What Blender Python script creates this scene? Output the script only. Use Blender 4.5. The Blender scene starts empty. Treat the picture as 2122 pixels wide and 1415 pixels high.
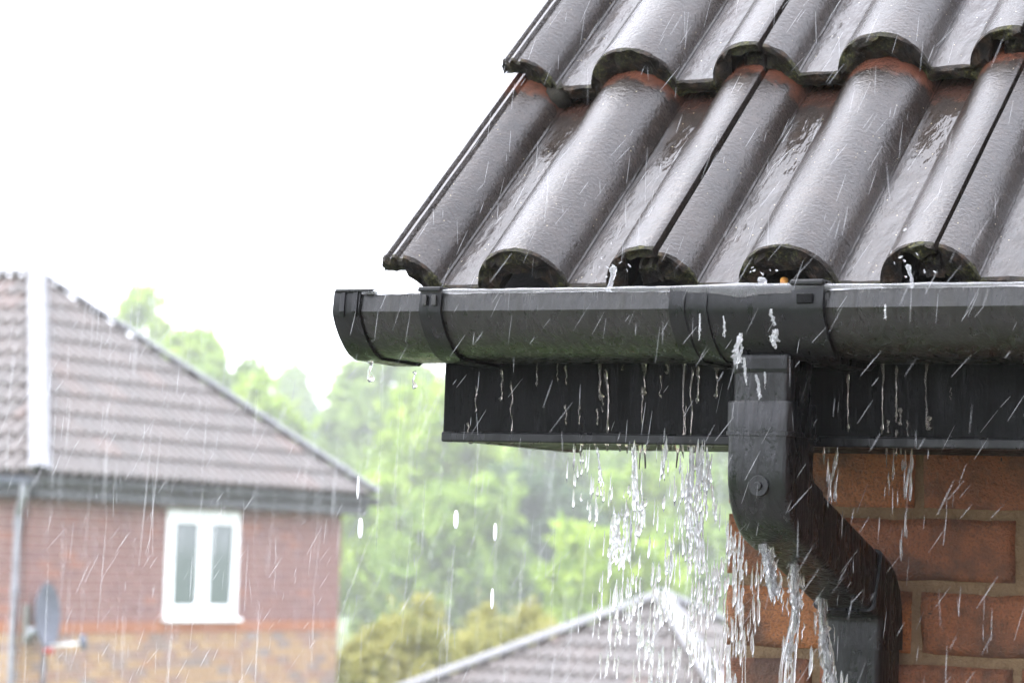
import bpy, math, random
import numpy as np
from mathutils import Vector, Matrix, noise

R = math.radians
sc = bpy.context.scene
col = sc.collection
random.seed(7)
rng = np.random.default_rng(7)

# ------------------------------------------------------------------ camera
FPX, YAW, HOR, ROLL = 6100.0, R(27.8), 1146.0, 0.034
CAM = Vector((0, 0, 4.35))
_p = math.atan((HOR - 707.5) / FPX)
_f = Vector((-math.sin(YAW), math.cos(YAW), 0)); _r = Vector((math.cos(YAW), math.sin(YAW), 0)); _u = Vector((0, 0, 1))
_fw = _f * math.cos(_p) + _u * math.sin(_p); _up = _u * math.cos(_p) - _f * math.sin(_p)
CR = _r * math.cos(ROLL) + _up * math.sin(ROLL); CU = _up * math.cos(ROLL) - _r * math.sin(ROLL)
cam = bpy.data.cameras.new('camera'); camo = bpy.data.objects.new('camera', cam); col.objects.link(camo)
cam.sensor_width = 36; cam.lens = FPX / 2122 * 36; cam.clip_start = 0.05; cam.clip_end = 3000
camo.matrix_world = Matrix(((CR.x, CU.x, -_fw.x, CAM.x), (CR.y, CU.y, -_fw.y, CAM.y), (CR.z, CU.z, -_fw.z, CAM.z), (0, 0, 0, 1)))
cam.dof.use_dof = True; cam.dof.focus_distance = 2.93; cam.dof.aperture_fstop = 11
sc.camera = camo

def at(x, y, axis, val):
    """photo pixel -> point on the plane axis = val (the plane of the thing it lies on)"""
    d = _fw * FPX + CR * (x - 1061) - CU * (y - 707.5)
    return CAM + d * ((val - CAM[axis]) / d[axis])

def along(x, y, dist):
    d = _fw * FPX + CR * (x - 1061) - CU * (y - 707.5)
    return CAM + d * (dist / FPX)

# ------------------------------------------------------------------ sky, sun, exposure
SUN_EL, SUN_AZ = R(58), R(250)
w = bpy.data.worlds.new('World'); sc.world = w; w.use_nodes = True
nt = w.node_tree; nt.nodes.clear()
sky = nt.nodes.new('ShaderNodeTexSky'); sky.sky_type = 'NISHITA'; sky.sun_disc = False
sky.sun_elevation = SUN_EL; sky.sun_rotation = SUN_AZ; sky.air_density = 1.0; sky.dust_density = 6.0; sky.ozone_density = 1.0
hs = nt.nodes.new('ShaderNodeHueSaturation'); hs.inputs['Saturation'].default_value = 0.18
mx = nt.nodes.new('ShaderNodeMix'); mx.data_type = 'RGBA'; mx.inputs[0].default_value = 0.8
mx.inputs[7].default_value = (9.2, 9.5, 10.8, 1)      # even cloud cover
bg = nt.nodes.new('ShaderNodeBackground'); bg.inputs['Strength'].default_value = 0.12
wo = nt.nodes.new('ShaderNodeOutputWorld')
nt.links.new(sky.outputs[0], hs.inputs['Color']); nt.links.new(hs.outputs[0], mx.inputs[6])
nt.links.new(mx.outputs[2], bg.inputs[0]); nt.links.new(bg.outputs[0], wo.inputs[0])
sun = bpy.data.lights.new('sun', 'SUN'); sun.energy = 0.8; sun.angle = R(25); sun.color = (1, .97, .93)
suno = bpy.data.objects.new('sun', sun); col.objects.link(suno)
suno.rotation_euler = (math.pi / 2 - SUN_EL, 0, math.pi - SUN_AZ)
sc.view_settings.view_transform = 'Standard'; sc.view_settings.look = 'None'
sc.view_settings.exposure = 2.2; sc.view_settings.gamma = 1; sc.view_settings.use_curve_mapping = False
sc.render.engine = 'CYCLES'
sc.cycles.use_denoising = True
sc.cycles.max_bounces = 8; sc.cycles.transparent_max_bounces = 24; sc.cycles.transmission_bounces = 8
sc.cycles.volume_bounces = 1

# ------------------------------------------------------------------ node helpers
def new_mat(name):
    m = bpy.data.materials.new(name); m.use_nodes = True
    n = m.node_tree; n.nodes.clear()
    out = n.nodes.new('ShaderNodeOutputMaterial'); b = n.nodes.new('ShaderNodeBsdfPrincipled')
    n.links.new(b.outputs[0], out.inputs[0])
    return m, n, b, out

def coords(n, scale=(1, 1, 1), kind='Object'):
    t = n.nodes.new('ShaderNodeTexCoord'); mp = n.nodes.new('ShaderNodeMapping')
    mp.inputs['Scale'].default_value = scale
    n.links.new(t.outputs[kind], mp.inputs['Vector']); return mp.outputs[0]

def noise_tex(n, vec, scale, detail=4, rough=.6):
    t = n.nodes.new('ShaderNodeTexNoise'); t.inputs['Scale'].default_value = scale
    t.inputs['Detail'].default_value = detail; t.inputs['Roughness'].default_value = rough
    if vec is not None: n.links.new(vec, t.inputs['Vector'])
    return t.outputs['Fac']

def ramp(n, fac, stops):
    r = n.nodes.new('ShaderNodeValToRGB'); e = r.color_ramp.elements
    while len(e) < len(stops): e.new(.5)
    for i, (p, c) in enumerate(stops):
        e[i].position = p; e[i].color = c if len(c) == 4 else (*c, 1)
    n.links.new(fac, r.inputs[0]); return r.outputs[0]

def mixc(n, fac, a, b, mode='MIX'):
    m = n.nodes.new('ShaderNodeMix'); m.data_type = 'RGBA'; m.blend_type = mode
    for s, v in ((m.inputs[0], fac), (m.inputs[6], a), (m.inputs[7], b)):
        if hasattr(v, 'links') or hasattr(v, 'is_linked'): n.links.new(v, s)
        else: s.default_value = v if not isinstance(v, tuple) else (v if len(v) == 4 else (*v, 1))
    return m.outputs[2]

def math_n(n, op, a, b=None, c=None, clamp=False):
    m = n.nodes.new('ShaderNodeMath'); m.operation = op; m.use_clamp = clamp
    for i, v in enumerate((a, b, c)):
        if v is None: continue
        if hasattr(v, 'is_linked'): n.links.new(v, m.inputs[i])
        else: m.inputs[i].default_value = v
    return m.outputs[0]

def maprange(n, v, a, b, c=0., d=1.):
    m = n.nodes.new('ShaderNodeMapRange'); n.links.new(v, m.inputs[0])
    for i, k in enumerate((a, b, c, d)): m.inputs[i + 1].default_value = k
    return m.outputs[0]

def bump(n, b, h, strength=.3, dist=.01, prev=None):
    k = n.nodes.new('ShaderNodeBump'); k.inputs['Strength'].default_value = strength; k.inputs['Distance'].default_value = dist
    n.links.new(h, k.inputs['Height'])
    if prev is not None: n.links.new(prev, k.inputs['Normal'])
    if b is not None: n.links.new(k.outputs[0], b.inputs['Normal'])
    return k.outputs[0]

def attr(n, name):
    a = n.nodes.new('ShaderNodeAttribute'); a.attribute_name = name; return a.outputs['Fac']

def sepxyz(n, vec):
    s = n.nodes.new('ShaderNodeSeparateXYZ'); n.links.new(vec, s.inputs[0]); return s.outputs

def obj_random(n):
    return n.nodes.new('ShaderNodeObjectInfo').outputs['Random']

# ------------------------------------------------------------------ materials
M = {}
# wet concrete roof tile: local x across, y up the slope, z off the roof
def tile_mat(near=True):
    m, n, b, o = new_mat('wet_tile' if near else 'far_tile')
    v = coords(n); x, y, z = sepxyz(n, v)
    inf = n.nodes.new('ShaderNodeObjectInfo').outputs['Random']
    off = n.nodes.new('ShaderNodeVectorMath'); off.operation = 'ADD'; n.links.new(v, off.inputs[0])
    cmb = n.nodes.new('ShaderNodeCombineXYZ'); n.links.new(math_n(n, 'MULTIPLY', inf, 37.), cmb.inputs[0]); n.links.new(math_n(n, 'MULTIPLY', inf, 11.), cmb.inputs[1])
    n.links.new(cmb.outputs[0], off.inputs[1]); v = off.outputs[0]
    big = noise_tex(n, v, 9, 5); mid = noise_tex(n, v, 60, 4); fine = noise_tex(n, v, 520, 2, .7)
    if near:
        base = ramp(n, big, [(.3, (.014, .0115, .010)), (.5, (.025, .021, .019)), (.72, (.042, .035, .031))])
        base = mixc(n, ramp(n, mid, [(.42, (0, 0, 0)), (.7, (.5, .5, .5))]), base, (.045, .034, .028))
        sp = ramp(n, fine, [(.68, (0, 0, 0)), (.76, (1, 1, 1))])
        base = mixc(n, math_n(n, 'MULTIPLY', sp, .5), base, (.30, .26, .20)); base = mixc(n, ramp(n, noise_tex(n, v, 300, 2, .6), [(.34, (.7, .7, .7)), (.46, (0, 0, 0))]), base, (.012, .008, .006))
        vor = n.nodes.new('ShaderNodeTexVoronoi'); vor.inputs['Scale'].default_value = 210; n.links.new(v, vor.inputs['Vector'])
        gr = math_n(n, 'LESS_THAN', vor.outputs['Distance'], .14)
        vc = sepxyz(n, vor.outputs['Color'])[0]
        gr = math_n(n, 'MULTIPLY', gr, math_n(n, 'GREATER_THAN', vc, .94))
        base = mixc(n, gr, base, (.3, .26, .17))
        # the fresh terracotta body shows where the course above shelters the head
        edge = math_n(n, 'ADD', y, math_n(n, 'MULTIPLY', math_n(n, 'SUBTRACT', mid, .5), .05))
        red = math_n(n, 'MULTIPLY', maprange(n, edge, .336, .354), maprange(n, z, .004, .022, .35, 1.))
        redc = ramp(n, big, [(.3, (.085, .032, .02)), (.7, (.15, .06, .036))])
        base = mixc(n, red, base, redc)
        n.links.new(base, b.inputs['Base Color'])
        tr = maprange(n, z, .004, .0015)                      # water running in the troughs
        rl = math_n(n, 'ADD', math_n(n, 'ADD', math_n(n, 'MULTIPLY', fine, .10), math_n(n, 'MULTIPLY', mid, .12)), .04)
        rgh = n.nodes.new('ShaderNodeMix'); rgh.data_type = 'FLOAT'
        n.links.new(tr, rgh.inputs[0]); n.links.new(rl, rgh.inputs[2]); rgh.inputs[3].default_value = .06
        n.links.new(rgh.outputs[0], b.inputs['Roughness'])
        b.inputs['IOR'].default_value = 1.42; b.inputs['Specular IOR Level'].default_value = .22
        b.inputs['Coat Weight'].default_value = .85; b.inputs['Coat Roughness'].default_value = .09; b.inputs['Coat IOR'].default_value = 1.33
        vw = coords(n, (1, .42, 1)); rip = noise_tex(n, vw, 75, 3, .55); rip2 = noise_tex(n, vw, 26, 2, .5)
        ripple = math_n(n, 'ADD', rip, math_n(n, 'MULTIPLY', rip2, 1.5))
        grain = math_n(n, 'ADD', math_n(n, 'MULTIPLY', fine, .35), noise_tex(n, v, 235, 3, .6))
        hm = n.nodes.new('ShaderNodeMix'); hm.data_type = 'FLOAT'
        n.links.new(tr, hm.inputs[0]); n.links.new(math_n(n, 'MULTIPLY', grain, .52), hm.inputs[2]); n.links.new(math_n(n, 'MULTIPLY', ripple, 1.0), hm.inputs[3])
        nn = bump(n, b, hm.outputs[0], .7, .0024)
        n.links.new(nn, b.inputs['Coat Normal'])
    else:
        base = ramp(n, inf, [(0, (.062, .054, .047)), (.5, (.072, .06, .052)), (.9, (.082, .064, .054)), (1, (.11, .068, .052))])
        base = mixc(n, math_n(n, 'MULTIPLY', big, .6), base, (.10, .085, .08))
        n.links.new(base, b.inputs['Base Color']); b.inputs['Roughness'].default_value = .5
        b.inputs['Coat Weight'].default_value = .2; b.inputs['Coat Roughness'].default_value = .3
        bump(n, b, noise_tex(n, v, 120, 3), .3, .003)
    return m
M['tile'] = tile_mat(True); M['far_tile'] = tile_mat(False)

m, n, b, o = new_mat('mossy_nose'); v = coords(n)
k1 = noise_tex(n, v, 70, 6, .7); k2 = noise_tex(n, v, 28, 3); k3 = noise_tex(n, v, 300, 3, .7)
c = ramp(n, k1, [(.36, (.003, .0025, .002)), (.52, (.013, .009, .006)), (.66, (.05, .030, .018))])
c = mixc(n, ramp(n, k2, [(.48, (0, 0, 0)), (.62, (.85, .85, .85))]), c, ramp(n, k3, [(.4, (.007, .007, .003)), (.56, (.04, .042, .013)), (.70, (.15, .14, .045))]))
n.links.new(c, b.inputs['Base Color']); b.inputs['Roughness'].default_value = .6; b.inputs['Specular IOR Level'].default_value = .25
bump(n, b, math_n(n, 'ADD', k1, math_n(n, 'MULTIPLY', k3, .5)), .9, .006); M['nose'] = m

def plastic(name, colr, rough, streak=0., spec=.5, dirt=None):
    m, n, b, o = new_mat(name); v = coords(n); st = noise_tex(n, coords(n, (1, 1, .09)), 85, 4, .6)
    k = noise_tex(n, v, 14, 4)
    c2 = tuple(min(1, x * 1.7 + .001) for x in colr)
    c = mixc(n, ramp(n, k, [(.35, (0, 0, 0)), (.75, (1, 1, 1))]), colr, c2)
    if dirt: c = mixc(n, ramp(n, st, [(.5, (0, 0, 0)), (.75, (.7, .7, .7))]), c, dirt)
    n.links.new(c, b.inputs['Base Color'])
    n.links.new(maprange(n, st, .3, .75, rough * .6, rough * 1.5), b.inputs['Roughness'])
    b.inputs['Specular IOR Level'].default_value = spec
    if streak:
        blot = noise_tex(n, coords(n, (1, 1, .45)), 60, 5, .65)
        n.links.new(maprange(n, math_n(n, 'ADD', math_n(n, 'MULTIPLY', st, .5), math_n(n, 'MULTIPLY', blot, .5)), .36, .62, rough * .45, rough * 1.9), b.inputs['Roughness'])
        bump(n, b, math_n(n, 'ADD', st, math_n(n, 'MULTIPLY', blot, .9)), min(1., streak), .0045)
    M[name] = m
plastic('black_plastic', (.004, .0043, .005), .30, .22, .28)
plastic('pipe_plastic', (.004, .0043, .005), .28, .6, .34)
plastic('soffit_plastic', (.006, .006, .006), .6, 0, .15)
plastic('gutter_plastic', (.008, .008, .0075), .26, .55, .42, (.016, .0155, .012))
plastic('fascia_plastic', (.003, .0032, .0034), .32, .5, .06)
plastic('white_plastic', (.72, .73, .74), .35, 0)
plastic('grey_plastic', (.30, .31, .34), .4, 0)
plastic('pale_pipe', (.20, .20, .22), .4, 0)
plastic('far_black', (.03, .03, .034), .4, 0)
plastic('dish_grey', (.085, .09, .11), .6, 0, .2)
plastic('red_cap', (.28, .05, .04), .5, 0)
plastic('steel', (.32, .32, .33), .4, 0)

def brick_mat(name, stops, far=False):
    m, n, b, o = new_mat(name); v = coords(n)
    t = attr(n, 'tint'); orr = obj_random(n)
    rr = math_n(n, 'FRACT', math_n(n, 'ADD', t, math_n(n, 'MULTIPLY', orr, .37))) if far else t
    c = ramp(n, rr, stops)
    if not far:
        off = n.nodes.new('ShaderNodeVectorMath'); off.operation = 'ADD'; n.links.new(v, off.inputs[0])
        cmb = n.nodes.new('ShaderNodeCombineXYZ'); n.links.new(math_n(n, 'MULTIPLY', orr, 31.), cmb.inputs[0]); n.links.new(cmb.outputs[0], off.inputs[1]); v = off.outputs[0]
        k = noise_tex(n, v, 13, 5, .65); f = noise_tex(n, v, 330, 3, .7); g = noise_tex(n, v, 90, 4, .65)
        c = mixc(n, ramp(n, k, [(.46, (0, 0, 0)), (.62, (.85, .85, .85))]), c, (.06, .033, .023))
        c = mixc(n, ramp(n, f, [(.36, (.8, .8, .8)), (.5, (0, 0, 0))]), c, (.10, .048, .026))
        c = mixc(n, ramp(n, noise_tex(n, v, 120, 1), [(.78, (0, 0, 0)), (.80, (1, 1, 1))]), c, (.02, .016, .014))
        bump(n, b, math_n(n, 'ADD', math_n(n, 'MULTIPLY', f, .5), g), .9, .006)
        b.inputs['Roughness'].default_value = .62
    else:
        c = mixc(n, math_n(n, 'MULTIPLY', noise_tex(n, v, 30, 3), .4), c, (.14, .09, .08)); b.inputs['Roughness'].default_value = .8
    n.links.new(c, b.inputs['Base Color']); M[name] = m
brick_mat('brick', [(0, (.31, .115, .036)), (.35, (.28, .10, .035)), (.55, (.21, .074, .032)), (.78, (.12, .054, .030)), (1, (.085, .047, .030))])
brick_mat('far_red', [(0, (.205, .105, .092)), (.5, (.235, .125, .11)), (.85, (.19, .10, .095)), (1, (.28, .125, .09))], True)
brick_mat('far_buff', [(0, (.33, .21, .12)), (.3, (.38, .25, .13)), (.55, (.29, .17, .12)), (.75, (.25, .175, .14)), (.9, (.23, .19, .165)), (1, (.36, .19, .095))], True)
brick_mat('far_orange', [(0, (.31, .12, .06)), (1, (.35, .145, .07))], True)

def mortar(name, a, c2):
    m, n, b, o = new_mat(name); v = coords(n)
    k = noise_tex(n, v, 40, 5, .7); f = noise_tex(n, v, 420, 2)
    n.links.new(ramp(n, math_n(n, 'ADD', math_n(n, 'MULTIPLY', k, .7), math_n(n, 'MULTIPLY', f, .3)), [(.3, a), (.7, c2)]), b.inputs['Base Color'])
    b.inputs['Roughness'].default_value = .85
    bump(n, b, math_n(n, 'ADD', k, math_n(n, 'MULTIPLY', f, .4)), .7, .006); M[name] = m
mortar('mortar', (.11, .066, .034), (.20, .135, .075)); mortar('far_mortar', (.34, .27, .245), (.40, .32, .29)); mortar('verge_mortar', (.005, .0045, .0035), (.028, .024, .015))
mortar('ridge_concrete', (.12, .12, .13), (.165, .165, .175)); mortar('felt', (.008, .008, .008), (.016, .015, .014)); mortar('render_dark', (.12, .11, .10), (.2, .19, .17))
for k_ in ('ridge_concrete',):
    M[k_].node_tree.nodes['Principled BSDF'].inputs['Roughness'].default_value = .4

# water: clear body with an aerated white share
def water(name, white, tint=(1, 1, 1)):
    m, n, b, o = new_mat(name); n.nodes.remove(b)
    g = n.nodes.new('ShaderNodeBsdfGlass'); g.inputs['IOR'].default_value = 1.33; g.inputs['Roughness'].default_value = .02; g.inputs['Color'].default_value = (*tint, 1)
    tr = n.nodes.new('ShaderNodeBsdfTransparent'); d = n.nodes.new('ShaderNodeBsdfDiffuse'); d.inputs['Color'].default_value = (.85, .87, .9, 1)
    tl = n.nodes.new('ShaderNodeBsdfTranslucent'); tl.inputs['Color'].default_value = (.85, .87, .9, 1)
    s1 = n.nodes.new('ShaderNodeMixShader'); s1.inputs[0].default_value = .5; n.links.new(d.outputs[0], s1.inputs[1]); n.links.new(tl.outputs[0], s1.inputs[2])
    s2 = n.nodes.new('ShaderNodeMixShader'); s2.inputs[0].default_value = white
    n.links.new(g.outputs[0], s2.inputs[1]); n.links.new(s1.outputs[0], s2.inputs[2]); n.links.new(s2.outputs[0], o.inputs[0])
    M[name] = m
water('water', .12); water('stream', .22); water('drip', .05, (.93, .9, .86)); water('splash', .22); water('white_drop', .75)
m, n, b, o = new_mat('rain'); n.nodes.remove(b)
d = n.nodes.new('ShaderNodeBsdfDiffuse'); d.inputs['Color'].default_value = (.86, .88, .92, 1)
tl = n.nodes.new('ShaderNodeBsdfTranslucent'); tl.inputs['Color'].default_value = (.86, .88, .92, 1)
tr = n.nodes.new('ShaderNodeBsdfTransparent'); s1 = n.nodes.new('ShaderNodeMixShader'); s2 = n.nodes.new('ShaderNodeMixShader')
s1.inputs[0].default_value = .5; s2.inputs[0].default_value = .30
n.links.new(d.outputs[0], s1.inputs[1]); n.links.new(tl.outputs[0], s1.inputs[2]); n.links.new(tr.outputs[0], s2.inputs[1]); n.links.new(s1.outputs[0], s2.inputs[2]); n.links.new(s2.outputs[0], o.inputs[0])
M['rain'] = m
m2 = m.copy(); m2.name = 'rain_far'; [setattr(x_.inputs[0], 'default_value', .13) for x_ in m2.node_tree.nodes if x_.bl_idname == 'ShaderNodeMixShader' and x_.inputs[0].default_value < .4]; M['rain_far'] = m2

def leaf_mat(name, a, c2):
    m, n, b, o = new_mat(name); n.nodes.remove(b)
    v = coords(n); k = noise_tex(n, v, 1.1, 3); geo = n.nodes.new('ShaderNodeNewGeometry')
    c = ramp(n, math_n(n, 'ADD', math_n(n, 'MULTIPLY', k, .7), math_n(n, 'MULTIPLY', geo.outputs['Random Per Island'], .3)), [(.3, a), (.7, c2)])
    d = n.nodes.new('ShaderNodeBsdfDiffuse'); t = n.nodes.new('ShaderNodeBsdfTranslucent'); s = n.nodes.new('ShaderNodeMixShader'); s.inputs[0].default_value = .42
    n.links.new(c, d.inputs[0]); n.links.new(c, t.inputs[0]); n.links.new(d.outputs[0], s.inputs[1]); n.links.new(t.outputs[0], s.inputs[2]); n.links.new(s.outputs[0], o.inputs[0])
    M[name] = m
leaf_mat('leaf_bright', (.16, .26, .03), (.34, .44, .06)); leaf_mat('leaf_mid', (.115, .19, .042), (.27, .37, .075))
leaf_mat('leaf_dark', (.05, .085, .045), (.09, .135, .06)); leaf_mat('leaf_olive', (.20, .21, .07), (.42, .39, .14))
mortar('bark', (.05, .04, .03), (.11, .09, .07)); mortar('grass', (.05, .09, .025), (.09, .13, .04)); mortar('paving', (.2, .19, .18), (.28, .27, .25))
m, n, b, o = new_mat('glass_pane'); b.inputs['Base Color'].default_value = (.10, .12, .117, 1); b.inputs['Roughness'].default_value = .06; b.inputs['Specular IOR Level'].default_value = .6; M['pane'] = m
m, n, b, o = new_mat('curtain'); n.links.new(ramp(n, noise_tex(n, coords(n, (1, 14, .3)), 3, 2), [(.35, (.20, .22, .21)), (.65, (.42, .44, .42))]), b.inputs['Base Color']); b.inputs['Roughness'].default_value = .9; M['curtain'] = m
m, n, b, o = new_mat('dead_leaf'); n.links.new(ramp(n, noise_tex(n, coords(n), 200, 2), [(.3, (.35, .12, .02)), (.7, (.55, .30, .06))]), b.inputs['Base Color']); b.inputs['Roughness'].default_value = .4; M['dead_leaf'] = m

# ------------------------------------------------------------------ mesh helpers
class MB:
    def __init__(s): s.v = []; s.f = []; s.m = []; s.t = []
    def add(s, vs, fs, mi=0, tint=0.):
        o = len(s.v); s.v += [tuple(p) for p in vs]; s.f += [tuple(i + o for i in f) for f in fs]; s.m += [mi] * len(fs); s.t += [tint] * len(fs); return s
    def box(s, a, c, mi=0, tint=0.):
        (x0, y0, z0), (x1, y1, z1) = a, c
        return s.add([(x0, y0, z0), (x1, y0, z0), (x1, y1, z0), (x0, y1, z0), (x0, y0, z1), (x1, y0, z1), (x1, y1, z1), (x0, y1, z1)],
                     [(0, 3, 2, 1), (4, 5, 6, 7), (0, 1, 5, 4), (1, 2, 6, 5), (2, 3, 7, 6), (3, 0, 4, 7)], mi, tint)
    def tube(s, pts, rad, k=8, mi=0, flat=1., cap=True):
        pts = [Vector(p) for p in pts]; rings = []
        rad = rad if hasattr(rad, '__len__') else [rad] * len(pts)
        for i, p in enumerate(pts):
            d = (pts[min(i + 1, len(pts) - 1)] - pts[max(i - 1, 0)]).normalized()
            a = Vector((0, 1, 0)) if abs(d.y) < .9 else Vector((1, 0, 0))
            x = d.cross(a).normalized(); y = d.cross(x).normalized()
            rings.append([p + x * math.cos(q) * rad[i] + y * math.sin(q) * rad[i] * flat for q in [2 * math.pi * j / k for j in range(k)]])
        fs = [(i * k + j, i * k + (j + 1) % k, (i + 1) * k + (j + 1) % k, (i + 1) * k + j) for i in range(len(pts) - 1) for j in range(k)]
        if cap: fs += [tuple(reversed(range(k))), tuple((len(pts) - 1) * k + j for j in range(k))]
        return s.add([p for r_ in rings for p in r_], fs, mi)
    def extrude(s, prof, x0, x1, mi=0, nx=1):
        """closed profile of (y, z) run along x"""
        k = len(prof); xs = [x0 + (x1 - x0) * i / nx for i in range(nx + 1)]
        vs = [(x, y, z) for x in xs for y, z in prof]
        fs = [(i * k + j, i * k + (j + 1) % k, (i + 1) * k + (j + 1) % k, (i + 1) * k + j) for i in range(nx) for j in range(k)]
        fs += [tuple(range(k)), tuple(nx * k + j for j in reversed(range(k)))]
        return s.add(vs, fs, mi)
    def mesh(s, name, mats, smooth=False, bev=None):
        me = bpy.data.meshes.new(name); me.from_pydata(s.v, [], s.f); me.update()
        for q in (mats if isinstance(mats, (list, tuple)) else [mats]): me.materials.append(M[q])
        me.polygons.foreach_set('material_index', s.m)
        a = me.attributes.new('tint', 'FLOAT', 'FACE'); a.data.foreach_set('value', s.t)
        if smooth: me.polygons.foreach_set('use_smooth', [True] * len(me.polygons))
        import bmesh
        bm = bmesh.new(); bm.from_mesh(me); bmesh.ops.recalc_face_normals(bm, faces=bm.faces); bm.to_mesh(me); bm.free()
        return me

def link(name, data, parent=None, mat=None):
    o = bpy.data.objects.new(name, data); col.objects.link(o)
    if parent is not None:
        o.parent = parent
        if parent.type == 'EMPTY': o.matrix_parent_inverse = Matrix.Translation(-parent.location)
    if mat is not None: o.matrix_basis = mat
    return o

def part(name, mb, mats, parent=None, smooth=False, bev=0., seg=2, auto=None):
    o = link(name, mb.mesh(name, mats, smooth), parent)
    if bev:
        q = o.modifiers.new('bevel', 'BEVEL'); q.width = bev; q.segments = seg; q.limit_method = 'ANGLE'; q.angle_limit = R(35)
    if auto:
        o.data.polygons.foreach_set('use_smooth', [True] * len(o.data.polygons))
        o.data.set_sharp_from_angle(angle=R(auto))
    return o

def thing(name, loc, label, cat, group=None):
    o = bpy.data.objects.new(name, None); col.objects.link(o); o.location = loc; o.empty_display_size = .1
    tag(o, label, cat, group); return o

def tag(o, label=None, cat=None, group=None, kind=None):
    if label: o['label'] = label
    if cat: o['category'] = cat
    if group: o['group'] = group
    if kind: o['kind'] = kind
    return o

# ------------------------------------------------------------------ ground
g = MB(); g.add([(-1500, -1500, 0), (1500, -1500, 0), (1500, 1500, 0), (-1500, 1500, 0)], [(0, 1, 2, 3)])
tag(part('ground', g, 'grass'), kind='structure')
g = MB(); g.box((-12, -3, .004), (3, 2.2, .03)); tag(part('path', g, 'paving'), kind='structure')

# ================================================================== THE HOUSE WITH THE GUTTER
XL = -1.3008                     # gable corner of the brick wall
YW = 2.99                        # face of the front wall
YF = 2.765                       # face of the fascia
ZS = 4.469                       # foot of the fascia
XE = 0.95                         # how far the house runs to the right
house = thing('brick_house', (0, 4, 0), 'orange brick house corner with wet brown pantile roof and black eaves', 'house')

# wall: mortar body, each brick set proud of it
wb = MB(); wb.box((XL + .006, YW + .006, 0), (XE, YW + 4.0, ZS + .01))
wall = part('wall', wb, 'mortar', house)

def brick_mesh(lx, ly, lz, seed, fine=True):
    """brick centred on its face: x along, y depth (0 = face, inward +), z up"""
    nx, nz = (22, 8) if fine else (1, 1); q = MB(); rr = random.Random(seed); T = (seed % 10) / 9.5
    ox = rr.random() * 50
    bev = .004
    def P(i, j):
        x = -lx / 2 + lx * i / nx; z = -lz / 2 + lz * j / nz
        e = min(min(i, nx - i) * lx / nx, min(j, nz - j) * lz / nz)
        nn = noise.noise(Vector((x * 30 + ox, z * 30, seed))) * .0016 + noise.noise(Vector((x * 90 + ox, z * 90, seed))) * .0007
        edge = noise.noise(Vector((x * 25 + ox, z * 25, 9. + seed)))
        y = -nn + (bev * (1.1 + .8 * edge) if e < 1e-6 else 0)
        wx = noise.noise(Vector((z * 25, ox, 3))) * .0015 if i in (0, nx) else 0
        wz = noise.noise(Vector((x * 18, ox, 5))) * .002 if j in (0, nz) else 0
        return (x + wx, y, z + wz)
    vs = [P(i, j) for j in range(nz + 1) for i in range(nx + 1)]
    k = nx + 1
    fs = [(j * k + i, j * k + i + 1, (j + 1) * k + i + 1, (j + 1) * k + i) for j in range(nz) for i in range(nx)]
    ring = [i for i in range(nx)] + [j * k + nx for j in range(nz)] + [nz * k + nx - i for i in range(nx)] + [(nz - j) * k for j in range(nz)]
    o = len(vs); vs += [(vs[i][0], ly, vs[i][2]) for i in ring]; L = len(ring)
    fs += [(ring[a], o + a, o + (a + 1) % L, ring[(a + 1) % L]) for a in range(L)] + [tuple(o + a for a in range(L))]
    q.add(vs, fs, 0, T); return q

CZ0, CH = 4.3359 - .006, .0775       # bed joints measured on the wall
BL, BH = .215, .0655
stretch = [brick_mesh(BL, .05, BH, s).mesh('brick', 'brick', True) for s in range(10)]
heads = [brick_mesh(.1025, .05, BH, 40 + s * 3).mesh('brick', 'brick', True) for s in range(4)]
pieces = []
kmin = -int(CZ0 / CH) ; kmax = int((ZS - CZ0) / CH) + 1
for kz in range(kmin, kmax + 1):
    zc = CZ0 + kz * CH + CH / 2
    if zc - BH / 2 < 0: continue
    x = XL; first = True
    while x < XE - .2:
        short = first and kz % 2 == 0
        L = .1025 if short else BL
        pieces.append((x + L / 2, zc, short, kz)); x += L + .0105; first = False
pieces.sort(key=lambda p: (p[0] + .9) ** 2 + (p[1] - 4.3) ** 2 * 1.6)
rest = MB()
for i, (x, zc, short, kz) in enumerate(pieces):
    if i < 280:
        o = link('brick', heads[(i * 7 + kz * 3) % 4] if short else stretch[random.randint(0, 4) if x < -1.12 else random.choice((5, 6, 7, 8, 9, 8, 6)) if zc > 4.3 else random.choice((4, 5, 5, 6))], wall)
        o.matrix_basis = Matrix.Translation((x, YW + random.uniform(-.0012, .0012), zc)) @ Matrix.Rotation(random.uniform(-.008, .008), 4, 'Y')
    else:
        L = .1025 if short else BL
        rest.box((x - L / 2, YW, zc - BH / 2), (x + L / 2, YW + .04, zc + BH / 2), 0, random.random())
tag(part('brickwork', rest, 'brick', wall), kind='stuff')

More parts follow.
